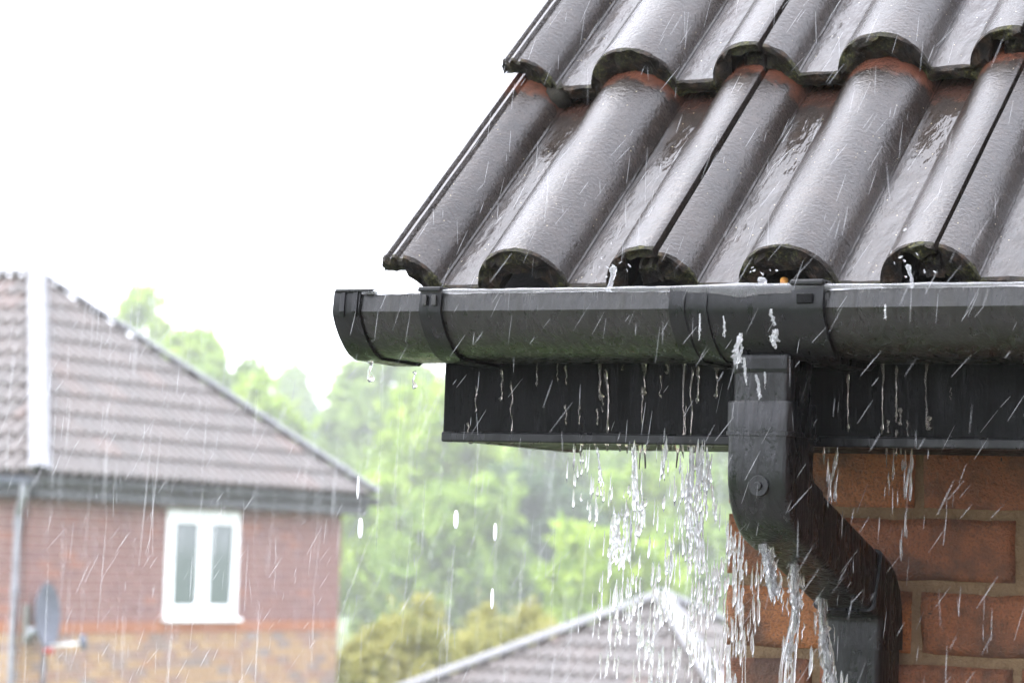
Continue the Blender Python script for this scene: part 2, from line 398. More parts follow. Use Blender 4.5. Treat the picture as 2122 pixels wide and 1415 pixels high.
# the wing of the same house that closes the yard on the right
XW, YB, ZWT = .95, -5.0, 5.0
q = MB(); q.box((XW + .006, YB, 0), (XW + 5.6, 3.2, ZWT)); wing = part('wing_wall', q, 'mortar', house)
q = MB(); wk = 0; z_ = .01
while z_ + .0655 < ZWT:
    y_ = YB + (.1125 if wk % 2 else 0.)
    while y_ < YW - .03:
        y1_ = min(y_ + .215, YW - .01); q.box((XW, y_, z_), (XW + .05, y1_, z_ + .0655), 0, random.random()); y_ += .2255
    z_ += CH; wk += 1
tag(part('brickwork', q, 'brick', wing), kind='stuff')
q = MB(); q.add([(XW - .25, YB - .2, ZWT - .15), (XW - .25, 7.5, ZWT - .15), (XW + 2.9, 7.5, ZWT + 3.0), (XW + 2.9, YB - .2, ZWT + 3.0), (XW + 6.0, YB - .2, ZWT - .15), (XW + 6.0, 7.5, ZWT - .15)], [(0, 1, 2, 3), (3, 2, 5, 4), (0, 3, 4), (1, 5, 2), (0, 4, 5, 1)])
part('wing_roof', q, 'far_tile', house)
# fascia, box end and soffit
f = MB(); f.box((-1.5385, YF, ZS), (XE, YF + .018, 4.60)); part('fascia', f, 'fascia_plastic', house, bev=.002)
f = MB(); f.box((-1.5385, YF - .0035, ZS - .002), (XE, YF + .012, ZS + .009)); part('fascia_lip', f, 'black_plastic', house, bev=.002)
f = MB(); f.box((-1.536, YF + .018, ZS + .001), (XE, YW + .01, ZS + .009)); part('soffit', f, 'soffit_plastic', house)
f = MB(); f.add([(-1.538, YF + .018, ZS), (-1.520, YF + .018, ZS), (-1.520, 3.06, ZS), (-1.538, 3.06, ZS), (-1.538, YF + .018, 4.60), (-1.520, YF + .018, 4.60), (-1.520, 3.06, 4.85), (-1.538, 3.06, 4.85)],
               [(0, 3, 2, 1), (4, 5, 6, 7), (0, 1, 5, 4), (1, 2, 6, 5), (2, 3, 7, 6), (3, 0, 4, 7)]); part('box_end', f, 'black_plastic', house)

# roof: a felted deck with every tile laid on it
PITCH = R(45.0); GAUGE = .3575; TILT = math.atan(.030 / GAUGE); TP = PITCH - TILT; TW = .2975
O0 = Vector((-1.576, 2.709, 4.628))
NROW = 9; NCOL = 8
up = Vector((0, math.cos(PITCH), math.sin(PITCH))); nrm = Vector((0, -math.sin(PITCH), math.cos(PITCH)))
dk = MB(); a0 = O0 - nrm * .045 + up * .03; a1 = a0 + up * (NROW * GAUGE)
vs = [Vector((x, p.y, p.z)) - nrm * h for h in (0, .03) for x, p in ((-1.535, a0), (XE, a0), (XE, a1), (-1.535, a1))]
dk.add(vs, [(0, 1, 2, 3), (7, 6, 5, 4), (0, 4, 5, 1), (1, 5, 6, 2), (2, 6, 7, 3), (3, 7, 4, 0)])
roof = part('roof', dk, 'felt', house)
gb = MB(); gb.add([(XL + .02, YW + .04, ZS - .02), (XL + .02, YW + 3.9, ZS - .02), (XL + .02, YW + 3.9, 6.2), (XL + .02, a1.y, a1.z - .15), (XL + .2, YW + .04, ZS - .02), (XL + .2, YW + 3.9, ZS - .02), (XL + .2, YW + 3.9, 6.2), (XL + .2, a1.y, a1.z - .15)],
       [(0, 1, 2, 3), (7, 6, 5, 4), (0, 4, 5, 1), (1, 5, 6, 2), (2, 6, 7, 3), (3, 7, 4, 0)]); part('gable', gb, 'mortar', house)

def tile_profile(nr=13, verge=False):
    """(u, top, bottom) across one double roll tile"""
    HW, HH = .0525, .045
    rollf = lambda s: HH * max(0., 1 - abs(s) ** 2.2) ** .62
    P = []
    # interlocking rib strip, hidden under the neighbour except at the verge
    for u, t in ((0, .021), (.002, .0275), (.0055, .0285), (.008, .0235), (.011, .0228), (.0135, .0285), (.017, .0290), (.0195, .0235), (.0245, .0230)):
        P.append((u, t + (.0115 if verge else 0), .020 if verge else .004))
    c0 = .008
    for i in range(nr):
        u = .0262 + (c0 + HW - .0262) * i / (nr - 1); P.append((u, rollf((u - c0) / HW) - .003 * (1 - i / (nr - 1)), None, c0))
    for i in range(1, 5): P.append((c0 + HW + .045 * i / 5, 0., -.016))
    c1 = .158
    for i in range(2 * nr):
        s = -math.cos(math.pi * i / (2 * nr - 1)); u = c1 + HW * s; P.append((u, rollf(s), None, c1))
    for i in range(1, 5): P.append((c1 + HW + .045 * i / 5, 0., -.016))
    c2 = .308
    for i in range(2 * nr - 7):
        s = -math.cos(math.pi * i / (2 * nr - 1)); u = c2 + HW * s
        if u > .3185: break
        P.append((u, rollf(s), None, c2))
    P.append((.3195, rollf((.3195 - c2) / HW) - .001, None, c2))
    out = []
    for p in P:
        if p[2] is None:
            s = (p[0] - p[3]) / .034
            bt = -.018 + .033 * (max(0., 1 - abs(s) ** 2.4) ** .6 if abs(s) < 1 else 0)
            if p[3] == c2 and p[0] > .283: bt = max(bt, .0315)
            out.append((p[0], p[1], min(bt, p[1] - .004)))
        else: out.append(p)
    return out

def tile_mesh(seed, verge=False):
    pr = tile_profile(verge=verge); nu = len(pr); LEN = .42; q = MB()
    vs_ = [0, .004, .012, .03, .06, .1, .15, .2, .25, .3, .345, .36, LEN]; nv = len(vs_)
    N = lambda a, b_, c_: noise.noise(Vector((a, b_, c_ + seed * 7.3)))
    top = []; 
    for j, v_ in enumerate(vs_):
        for u, t, bt in pr:
            d = N(u * 22, v_ * 14, 1) * .0007
            ev = (N(u * 95, 0, 5) * .0030 + N(u * 240, 0, 8) * .0018) if j == 0 else ((N(u * 120, 0, 55) * .0022) if j == 1 else 0)
            et = -.0014 + N(u * 130, 3, 2) * .0014 if j == 0 else 0
            top.append((u, v_ + ev, t + d + et))
    q.add(top, [(j * nu + i, j * nu + i + 1, (j + 1) * nu + i + 1, (j + 1) * nu + i) for j in range(1, nv - 1) for i in range(0 if verge else 8, nu - 1)], 0)
    q.add(top, [(i, i + 1, nu + i + 1, nu + i) for i in range(nu - 1)] + [(j * nu + i, j * nu + i + 1, (j + 1) * nu + i + 1, (j + 1) * nu + i) for j in range(1, nv - 1) for i in range(0 if not verge else 8, 8)], 1)
    # ragged, mossy nose between the top and the underside
    K = 6; nose = []
    for k in range(K + 1):
        s = k / K
        for i, (u, t, bt) in enumerate(pr):
            z_ = t + (bt - t) * s
            if k == 0: nose.append(top[i]); continue
            r_ = N(u * 70, z_ * 90, 11) * .0065 + N(u * 190, z_ * 190, 15) * .0045
            dz = N(u * 60, 2, 21) * .006 + N(u * 170, 5, 22) * .0045 if k == K else 0
            nose.append((u + N(u * 150, z_ * 150, 31) * .001, r_ - .0005 + .003 * s, z_ + dz))
    q.add(nose, [(k * nu + i, (k + 1) * nu + i, (k + 1) * nu + i + 1, k * nu + i + 1) for k in range(K) for i in range(nu - 1)], 1)
    bot = [(u, v_ if v_ > 0 else .003, bt) for v_ in (0, .08, LEN) for u, t, bt in pr]
    q.add(bot, [(j * nu + i, (j + 1) * nu + i, (j + 1) * nu + i + 1, j * nu + i + 1) for j in range(2) for i in range(nu - 1)], 1)
    for e in (0, nu - 1):
        u, t, bt = pr[e]
        vv = [(u, v_, t + N(u * 22, v_ * 14, 1) * .0007) for v_ in vs_] + [(u, v_, bt + (N(v_ * 60, 4, 9) * .003 if e == 0 else 0)) for v_ in vs_]
        q.add(vv, [(j, j + 1, nv + j + 1, nv + j) for j in range(nv - 1)], 1 if e == 0 else 0)
    u0 = [(u, LEN, t) for u, t, bt in pr] + [(u, LEN, bt) for u, t, bt in pr]
    q.add(u0, [(i, i + 1, nu + i + 1, nu + i) for i in range(nu - 1)], 1)
    me = q.mesh('roof_tile', ['tile', 'nose'], True); me.set_sharp_from_angle(angle=R(38)); return me

tiles = [tile_mesh(s) for s in range(6)]; vtiles = [tile_mesh(20 + s, True) for s in range(3)]
rotT = Matrix.Rotation(TP, 4, 'X')
for r_ in range(NROW):
    for c_ in range(NCOL):
        o = link('roof_tile', vtiles[r_ % 3] if c_ == 0 else tiles[(c_ * 5 + r_ * 3) % 6], roof)
        p = O0 + up * (GAUGE * r_) + Vector((TW * c_ + random.uniform(-.0008, .0008), 0, 0)) + up * random.uniform(-.003, .003)
        o.matrix_basis = Matrix.Translation(p) @ rotT @ Matrix.Rotation(random.uniform(-.004, .004), 4, 'Z')
# bedding mortar under the verge
for r_ in range(1, NROW):
    q = MB(); p0 = O0 + up * (GAUGE * r_)
    seg = [p0 + Vector((.012 + .05 * i / 8, 0, 0)) - nrm * (.016 + .004 * math.sin(i * 2.3)) + up * (.008 + .004 * math.sin(i * 1.7)) for i in range(9)]
    q.tube(seg, [.013 + .007 * abs(math.sin(i * 1.9)) for i in range(9)], 9); part('verge_mortar', q, 'verge_mortar', roof, True)

# ================================================================== RAIN GUTTER
YG, ZG = 2.62, 4.6135
GP = [(.0026, 0), (.0018, -.004), (0, -.0190), (.0014, -.0228), (.0055, -.0305), (.0135, -.041), (.0245, -.0515), (.035, -.0585), (.048, -.0628), (.128, -.0635), (.136, -.060), (.138, -.052), (.138, .004)]
def ring(off, t, ztop=0.):
    """gutter profile offset outwards by off, wall thickness t, as a closed (y, z) loop"""
    pts = [Vector(p) for p in GP]
    def offs(d):
        o = []
        for i, p in enumerate(pts):
            a = pts[max(i - 1, 0)]; b_ = pts[min(i + 1, len(pts) - 1)]; tg = (b_ - a).normalized(); nn = Vector((tg.y, -tg.x))
            o.append(p + nn * d)
        return o
    A = offs(off); B = offs(off - t)
    if A[5].x > pts[5].x: A, B = offs(-off), offs(-off + t)
    A[0].y += ztop; B[0].y += ztop
    return [(YG + p.x, ZG + p.y) for p in A] + [(YG + p.x, ZG + p.y) for p in reversed(B)]
gut = thing('rain_gutter', (-1.2, YG + .07, ZG - .06), 'wet black plastic rain gutter along the tiled eaves, brimming with water', 'gutter')
q = MB(); q.extrude(ring(0, .0022), -1.585, -1.20, nx=24); part('channel', q, 'gutter_plastic', gut, auto=27)
q = MB(); q.extrude(ring(0, .0022), -1.05, XE - .1, nx=40); part('channel', q, 'gutter_plastic', gut, auto=27)
# stop end
q = MB(); q.extrude(ring(.0032, .0026, .0025), -1.5915, -1.5605); solid = ring(.003, .0026, .002)[:len(GP)]; q.extrude(solid, -1.5925, -1.5885)
se = part('stop_end', q, 'black_plastic', gut, auto=40)
for x in (-1.5805, -1.5655):
    q = MB(); q.extrude(ring(.0052, .0026, .003)[:4] + list(reversed(ring(.002, .0026, .0)[:4])), x - .003, x + .003); part('rib', q, 'black_plastic', se, bev=.0008)
q = MB(); q.box((-1.59, YG - .004, ZG + .001), (-1.545, YG + .010, ZG + .0045)); part('clip', q, 'black_plastic', se, bev=.0012)
def bracket(x0, x1):
    q = MB(); q.extrude(ring(.0042, .0030, .003), x0, x1); br = part('bracket', q, 'black_plastic', gut, auto=40)
    q = MB(); q.box((x0 - .001, YG - .0065, ZG + .0005), (x1 + .001, YG + .013, ZG + .0055)); part('clip', q, 'black_plastic', br, bev=.0015)
    for k in (.18, .62):
        xa = x0 + (x1 - x0) * k; q = MB(); q.box((xa, YG - .0068, ZG - .014), (xa + .0055, YG - .0035, ZG - .003)); part('tooth', q, 'gutter_plastic', br, bev=.0008)
    return br
bracket(-1.4885, -1.4635); bracket(-.42, -.395); bracket(.5, .525)
# running outlet with a union clip at each end
q = MB(); q.extrude(ring(.0038, .0030, .001), -1.2055, -1.045, nx=10); ro = part('running_outlet', q, 'black_plastic', gut, auto=45)
for x0, x1 in ((-1.2065, -1.190), (-1.172, -1.166)):
    q = MB(); q.extrude(ring(.0056, .0024, .001), x0, x1); part('rib', q, 'black_plastic', ro, auto=45)
q = MB(); q.extrude(ring(.0070, .0034, .004), -1.0775, -1.0445); uc = part('union_clip', q, 'black_plastic', gut, auto=40)
q = MB(); q.box((-1.0785, YG - .009, ZG + .002), (-1.0435, YG + .015, ZG + .0075)); part('clip', q, 'black_plastic', uc, bev=.0018)
q = MB(); q.box((-1.071, YG - .0088, ZG - .046 + .03), (-1.054, YG - .0062, ZG - .006)); part('latch', q, 'fascia_plastic', uc, bev=.001)
q = MB(); q.box((-1.1535, 2.649, 4.53), (-1.0895, 2.713, 4.556)); part('outlet_socket', q, 'black_plastic', ro, bev=.008, seg=4)

# ================================================================== DOWNPIPE
XP = -1.1215; HWP = .0325
dp = thing('downpipe', (XP, 2.945, 0), 'wet black square downpipe with a swan-neck bend against the brick wall', 'downpipe')
def sqring(h, r_=.008, k=4):
    o = []
    for sx, sy, a0_ in ((1, 1, 0), (-1, 1, 90), (-1, -1, 180), (1, -1, 270)):
        for i in range(k + 1):
            a = R(a0_ + 90 * i / k); o.append((sx * (h - r_) + r_ * math.cos(a), sy * (h - r_) + r_ * math.sin(a)))
    return o
def sweep(path, h, name, mat='pipe_plastic', r_=.008, lip=False):
    """square pipe along a path of (y, z) in the plane x = XP; h may be a list"""
    q = MB(); n_ = len(path); vs = []; k = None
    for i, (y, z) in enumerate(path):
        a = Vector(path[max(i - 1, 0)]); b_ = Vector(path[min(i + 1, n_ - 1)]); t = (b_ - a).normalized()
        nn = Vector((-t.y, t.x)); hh = h[i] if hasattr(h, '__len__') else h; rg = sqring(hh, r_); k = len(rg)
        vs += [(XP + px, y + nn.x * py, z + nn.y * py) for px, py in rg]
    fs = [(i * k + j, i * k + (j + 1) % k, (i + 1) * k + (j + 1) % k, (i + 1) * k + j) for i in range(n_ - 1) for j in range(k)]
    fs += [tuple(range(k)), tuple((n_ - 1) * k + j for j in range(k))]
    q.add(vs, fs); return part(name, q, mat, dp, auto=35)
def arc(cy, cz, r_, a0_, a1_, k=12): return [(cy + r_ * math.cos(R(a0_ + (a1_ - a0_) * i / k)), cz + r_ * math.sin(R(a0_ + (a1_ - a0_) * i / k))) for i in range(k + 1)]
YU, YL, SL = 2.681, 2.945, 19.
RB = .042
sweep([(YU, 4.545), (YU, 4.505)], .0306, 'outlet_spigot')
sweep([(YU, 4.5062), (YU, 4.5045), (YU, 4.477), (YU, 4.4765), (YU, 4.4725)], [.0340, .0350, .0348, .0358, .0358], 'socket_collar')
# upper bend: centre of the turn lies behind the vertical leg
zt = 4.4395
ub = [(YU, 4.474), (YU, 4.46)] + arc(YU + RB, zt, RB, 180, 270 - SL, 12)
ey, ez = ub[-1]; dy_, dz_ = math.cos(R(SL)), -math.sin(R(SL)); ub += [(ey + dy_ * .02, ez + dz_ * .02)]
upb = sweep(ub, [.0338] * len(ub), 'upper_bend')
q = MB(); q.extrude([(2.6452, 0), (2.6487, 0), (2.6487, .0), (2.6452, .0)], 0, 0) if False else None
bz = 4.4235
for rr_, yy, nm in ((.0105, 2.6462, 'screw_boss'), (.0042, 2.6435, 'screw_head')):
    q = MB(); q.tube([(-1.1195, yy, bz), (-1.1195, yy - .0018, bz), (-1.1195, yy + .006, bz)][:1] + [(-1.1195, yy + .006, bz)], rr_, 18); part(nm, q, 'pipe_plastic', upb, bev=.0008)
# offset leg to the wall
sy, sz = ub[-1]; run = (YL - RB * (1 - 0) * 1.0 + RB * 0 - sy)
LB = .040
# lower bend turns from the slope back to plumb, turning centre in front of the lower leg
lb_c = lambda yl: yl - LB
startang = 90 - SL
ly0, lz0_ = YL - LB + LB * math.cos(R(startang)), LB * math.sin(R(startang))
slen = (ly0 - sy) / dy_; zb = sz + dz_ * slen - lz0_
sweep([(sy - dy_ * .01, sz - dz_ * .01), (ly0 - dy_ * .012, zb + lz0_ - dz_ * .012)], .0318, 'offset_pipe')
lbp = [(ly0 - dy_ * .022, zb + lz0_ - dz_ * .022)] + arc(YL - LB, zb, LB, startang, 0, 12) + [(YL, zb - .014), (YL, zb - .028)]
lbo = sweep(lbp, [.0345, .0338] + [.0338] * (len(lbp) - 4) + [.0345, .0345], 'lower_bend')
sweep([(YL, zb - .02), (YL, .05)], .0318, 'lower_pipe')
for zc_ in (3.6, 1.9, .5):
    q = MB(); q.box((XP - .037, YL - .035, zc_ - .014), (XP + .037, YW + .004, zc_ + .014)); part('pipe_clip', q, 'black_plastic', dp, bev=.004)

# ================================================================== FAR HOUSES
def far_tile(seed):
    q = MB(); pr = []
    for i in range(25):
        u = .30 * i / 24; ph = (u % .15) / .15
        s = (ph - .5) / .36
        pr.append((u, .04 * max(0., 1 - abs(s) ** 2.2) ** .6))
    L = .33; k = len(pr)
    vs = [(u, 0, t + .004) for u, t in pr] + [(u, L, t - .004) for u, t in pr] + [(u, .002, t - .018) for u, t in pr]
    q.add(vs, [(i, i + 1, k + i + 1, k + i) for i in range(k - 1)] + [(2 * k + i, 2 * k + i + 1, i + 1, i) for i in range(k - 1)])
    me = q.mesh('roof_tile', 'far_tile', True); me.set_sharp_from_angle(angle=R(50)); return me
FT = far_tile(0)
import bmesh
def lay_tiles(parent, e0, e1, apex_pts, gauge, limit=None):
    """tiles on the roof plane through eave e0 -> e1 (left to right seen from outside); apex_pts: top corners (left, right)"""
    e0 = Vector(e0); e1 = Vector(e1); tl, tr_ = [Vector(p) for p in apex_pts]
    X = (e1 - e0).normalized(); up_ = ((tl + tr_) / 2 - e0); up_ = (up_ - X * up_.dot(X)); SLn = up_.length; Y = up_.normalized(); Z = X.cross(Y)
    W_ = (e1 - e0).length
    l1 = (tl - e0).dot(X); r1 = (tr_ - e0).dot(X)
    tilt = Matrix.Rotation(-.07, 4, 'X'); nr = int(SLn / gauge) + 1; cnt = 0
    basis = Matrix(((X.x, Y.x, Z.x, 0), (X.y, Y.y, Z.y, 0), (X.z, Y.z, Z.z, 0), (0, 0, 0, 1)))
    for r_ in range(nr):
        v0 = r_ * gauge; v1 = v0 + .33
        nc = int(W_ / .30) + 2
        for c_ in range(-1, nc):
            u0 = c_ * .30 ; u1 = u0 + .30
            L = lambda v_: l1 * v_ / SLn; Rr = lambda v_: W_ - (W_ - r1) * v_ / SLn
            if u1 <= L(v0) + .02 or u0 >= Rr(v0) - .02 or v0 > SLn - .03: continue
            if limit and not limit(e0 + X * (u0 + .15) + Y * v0): continue
            base = e0 + X * u0 + Y * v0 + Z * .035
            mw = Matrix.Translation(base) @ basis @ tilt
            me = FT
            if u0 < L(v1) or u1 > Rr(v1) or v1 > SLn:
                bm = bmesh.new(); bm.from_mesh(FT)
                for pt, nn in ((Vector((-u0, -v0, 0)), Vector((SLn, -l1, 0)).normalized() * -1), (Vector((W_ - u0, -v0, 0)), Vector((SLn, (W_ - r1), 0)).normalized()), (Vector((0, SLn - v0, 0)), Vector((0, 1, 0)))):
                    bmesh.ops.bisect_plane(bm, geom=bm.verts[:] + bm.edges[:] + bm.faces[:], plane_co=pt, plane_no=nn, clear_outer=True)
                if not bm.faces: bm.free(); continue
                me = bpy.data.meshes.new('roof_tile'); bm.to_mesh(me); bm.free(); me.materials.append(M['far_tile'])
            o = link('roof_tile', me, parent); o.matrix_basis = mw; cnt += 1
    return cnt

def ridge_caps(parent, a, b, width=.095, nrm_=Vector((0, 0, 1)), start=0.):
    a = Vector(a); b = Vector(b); d = (b - a); L = d.length; X = d.normalized(); S = X.cross(nrm_).normalized(); N_ = S.cross(X)
    k = 9; ln = .46; q = MB(); vs = []
    for e, sc_ in ((-.01, 1.015), (ln, .985)):
        for i in range(k):
            t = math.pi * (.08 + .84 * i / (k - 1)); vs.append((e, width * sc_ * math.cos(t), width * .62 * sc_ * math.sin(t)))
        for i in range(k):
            t = math.pi * (.08 + .84 * (k - 1 - i) / (k - 1)); vs.append((e, (width - .016) * sc_ * math.cos(t), (width * .62 - .016) * sc_ * math.sin(t)))
    K = 2 * k
    q.add(vs, [(j, (j + 1) % K, K + (j + 1) % K, K + j) for j in range(K)] + [tuple(range(K)), tuple(K + j for j in reversed(range(K)))])
    me = q.mesh('ridge_tile', 'ridge_concrete', True); me.set_sharp_from_angle(angle=R(50))
    basis = Matrix(((X.x, S.x, N_.x, 0), (X.y, S.y, N_.y, 0), (X.z, S.z, N_.z, 0), (0, 0, 0, 1)))
    nn = int(L / .44) + 1
    for i in range(nn):
        o = link('ridge_tile', me, parent); o.matrix_basis = Matrix.Translation(a + X * (start + i * (L / nn)) + N_ * .05) @ basis @ Matrix.Rotation(random.uniform(-.01, .01), 4, 'X')

# --- the neighbour's house: hipped end towards us
XH, YH0, YH1 = -15.08, 20.06, 25.12          # wall face and its two corners
ZE = 4.86; XEV = -14.86; YE0, YE1 = 19.84, 25.33
nb = thing('brick_house', (-17, 22.5, 0), 'red and buff brick house with hipped grey roof and white window', 'house')
APX = Vector((-17.05, (YE0 + YE1) / 2, 6.80))
XB = -25.
wb = MB(); wb.box((XB, YH0 + .012, 0), (XH - .012, YH1 - .012, 4.70)); nw = part('wall', wb, 'far_mortar', nb)
WY0, WY1, WZ0, WZ1 = 22.06, 23.26, 3.665, 4.645
pcs = []
ch = .0765; z = 3.637
def courses():
    for k in range(0, 14): yield 3.637 + ch * k, 'far_red'
    for k in range(1, 46): yield 3.535 - ch * k, 'far_buff'
for (z0, mt) in courses():
    if z0 < 0 or z0 > 4.66: continue
    h = ch - .011; kk = int(round(z0 / ch))
    y = YH0 + (.0 if kk % 2 else -.1125)
    while y < YH1:
        ya, yb = max(y, YH0), min(y + .215, YH1); y += .226
        if yb - ya < .03: continue
        segs = [(ya, yb)]
        if z0 + h > WZ0 and z0 < WZ1: segs = [(s0, s1) for s0, s1 in ((ya, min(yb, WY0)), (max(ya, WY1), yb)) if s1 - s0 > .02]
        for s0, s1 in segs: pcs.append((0, s0, s1, z0, z0 + h, mt))
    x = XH - .053 + (0 if kk % 2 == 0 else .1125)
    if z0 > 2.6:
        while x > XH - 3.2:
            pcs.append((1, max(x - .215, XB), min(x, XH - .053), z0, z0 + h, mt)); x -= .226
pcs.sort(key=lambda p: (abs(p[3] - 3.8) * 2.2 + abs((p[1] if p[0] == 0 else 20.) - 22.3)))
cache = {}; restm = {'far_red': MB(), 'far_buff': MB()}
for i, (fc, s0, s1, z0, z1, mt) in enumerate(pcs):
    if i < 300:
        key = (fc, round(s1 - s0, 2), mt, random.randrange(7))
        if key not in cache:
            q = MB(); L = s1 - s0
            if fc == 0: q.box((-.05, 0, 0), (0, L, z1 - z0), 0, random.random())
            else: q.box((0, 0, 0), (L, .05, z1 - z0), 0, random.random())
            cache[key] = q.mesh('brick', mt)
        o = link('brick', cache[key], nw)
        o.location = (XH, s0, z0) if fc == 0 else (s0, YH0, z0)
    else:
        if fc == 0: restm[mt].box((XH - .05, s0, z0), (XH, s1, z1), 0, random.random())
        else: restm[mt].box((s0, YH0, z0), (s1, YH0 + .05, z1), 0, random.random())
for mt in restm: tag(part('brickwork', restm[mt], mt, nw), kind='stuff')
# projecting band of orange bricks on edge
bs = [MB().box((-.06, 0, 0), (.012, .103, .098), 0, random.random()).mesh('band_brick', 'far_orange') for _ in range(4)]
y = YH0 - .01; i = 0
while y < YH1 - .05:
    o = link('band_brick', bs[i % 4], nw); o.location = (XH, y, 3.536); y += .1125; i += 1
bs2 = [MB().box((0, -.012, 0), (.103, .06, .098), 0, random.random()).mesh('band_brick', 'far_orange') for _ in range(4)]
for i in range(12): o = link('band_brick', bs2[i % 4], nw); o.location = (XH - .11 - i * .1125, YH0, 3.536)
# roof body
q = MB(); A2 = Vector((XB, APX.y, APX.z)); q.add([(XEV, YE0, ZE), (XEV, YE1, ZE), (XB, YE1, ZE), (XB, YE0, ZE), APX, A2], [(0, 1, 4), (1, 2, 5, 4), (2, 3, 5), (3, 0, 4, 5), (3, 2, 1, 0)])
nroof = part('roof', q, 'far_tile', nb)
n1 = lay_tiles(nroof, (XEV, YE0, ZE), (XEV, YE1, ZE), (APX, APX), .272)
n2 = lay_tiles(nroof, (XB, YE0, ZE), (XEV, YE0, ZE), (A2, APX), .272, limit=lambda p: p.x > -18.2)
ridge_caps(nroof, (XEV, YE0, ZE), APX, nrm_=Vector((.6, -.6, 1)).normalized()); ridge_caps(nroof, (XEV, YE1, ZE), APX, nrm_=Vector((.6, .6, 1)).normalized()); ridge_caps(nroof, APX, Vector((-19.3, APX.y, APX.z)))
# eaves
q = MB(); q.box((XEV - .06, YE0 + .04, 4.70), (XEV - .035, YE1 - .04, ZE + .01)); part('fascia', q, 'far_black', nb)
q = MB(); q.box((XB, YE0 + .035, 4.70), (XEV - .04, YE0 + .06, ZE + .01)); part('fascia', q, 'far_black', nb)
q = MB(); q.box((XH - .01, YE0 + .05, 4.68), (XEV - .04, YE1 - .05, 4.70)); part('soffit', q, 'far_black', nb)
q = MB(); q.box((XB, YE0 + .05, 4.682), (XH - .01, YH0 + .01, 4.702)); part('soffit', q, 'far_black', nb)
# window
wn = MB(); fr = .065
for a, c_ in (((XH - .06, WY0, WZ0), (XH + .012, WY0 + fr, WZ1)), ((XH - .06, WY1 - fr, WZ0), (XH + .012, WY1, WZ1)), ((XH - .06, WY0 + fr, WZ1 - fr), (XH + .011, WY1 - fr, WZ1)), ((XH - .06, WY0 + fr, WZ0), (XH + .011, WY1 - fr, WZ0 + fr))): wn.box(a, c_)
win = part('window', wn, 'white_plastic', nb, bev=.008)
ym = (WY0 + WY1) / 2
q = MB(); q.box((XH - .055, ym - .05, WZ0 + fr), (XH + .009, ym + .05, WZ1 - fr)); part('mullion', q, 'white_plastic', win, bev=.006)
for y0, y1 in ((WY0 + fr, ym - .05), (ym + .05, WY1 - fr)):
    q = MB(); s = .055
    for a, c_ in (((XH - .03, y0 + .004, WZ0 + fr + .004), (XH + .02, y0 + s, WZ1 - fr - .004)), ((XH - .03, y1 - s, WZ0 + fr + .004), (XH + .02, y1 - .004, WZ1 - fr - .004)), ((XH - .03, y0 + s, WZ1 - fr - s), (XH + .019, y1 - s, WZ1 - fr - .004)), ((XH - .03, y0 + s, WZ0 + fr + .004), (XH + .019, y1 - s, WZ0 + fr + s))): q.box(a, c_)
    part('sash', q, 'white_plastic', win, bev=.005)
    q = MB(); q.box((XH - .010, y0 + s - .01, WZ0 + fr + s - .01), (XH + .004, y1 - s + .01, WZ1 - fr - s + .01)); part('pane', q, 'pane', win)
q = MB(); q.box((XH - .03, WY0 - .03, WZ0 - .035), (XH + .06, WY1 + .03, WZ0 + .002)); part('sill', q, 'white_plastic', win, bev=.006)
# its gutters
hg = thing('rain_gutter', (XEV, (YE0 + YE1) / 2, 4.80), 'dark gutter along the hipped roof eaves of the far house above the white window', 'gutter')
HP = [(0.0, .05), (.008, .0), (.03, -.028), (.065, -.028), (.088, .0), (.095, .05)]
q = MB(); vs = []; k = len(HP)
pts = [(XEV - .035 + y_, z_ + 4.80) for y_, z_ in HP]
for yy in (YE0 - .05, YE1 + .05): vs += [(x_, yy, z_) for x_, z_ in pts]
q.add(vs, [(j, (j + 1) % k, k + (j + 1) % k, k + j) for j in range(k)] + [tuple(range(k)), tuple(k + j for j in reversed(range(k)))]); part('channel', q, 'far_black', hg)
q = MB(); q.extrude([(YE0 + .035 - y_, z_ + 4.80) for y_, z_ in HP], -18.5, XEV - .03); part('channel', q, 'dish_grey', hg)
for yy in (20.9, 22.0, 23.1, 24.2, 25.1):
    q = MB(); q.extrude([(0, 0)], 0, 0) if False else None
    q.box((XEV - .036, yy - .02, 4.768), (XEV + .063, yy + .02, 4.852)); part('bracket', q, 'far_black', hg, bev=.01)
# pale downpipe at the corner
pp = thing('downpipe', (XH - .17, YH0 - .06, 0), 'pale grey round downpipe at the corner of the far house', 'downpipe')
q = MB(); q.tube([(XEV - .13, YE0 - .02, 4.79), (XEV - .13, YE0 - .02, 4.70), (XH - .10, YH0 - .055, 4.55), (XH - .10, YH0 - .055, 4.45)], .031, 12); part('swan_neck', q, 'pale_pipe', pp, auto=50)
q = MB(); q.tube([(XH - .10, YH0 - .055, 4.46), (XH - .10, YH0 - .055, .05)], .028, 12); part('pipe', q, 'pale_pipe', pp, auto=50)
for zz in (4.46, 3.9, 2.2):
    q = MB(); q.tube([(XH - .10, YH0 - .055, zz - .03), (XH - .10, YH0 - .055, zz + .03)], .034, 12); part('pipe_clip', q, 'pale_pipe', pp, auto=50)

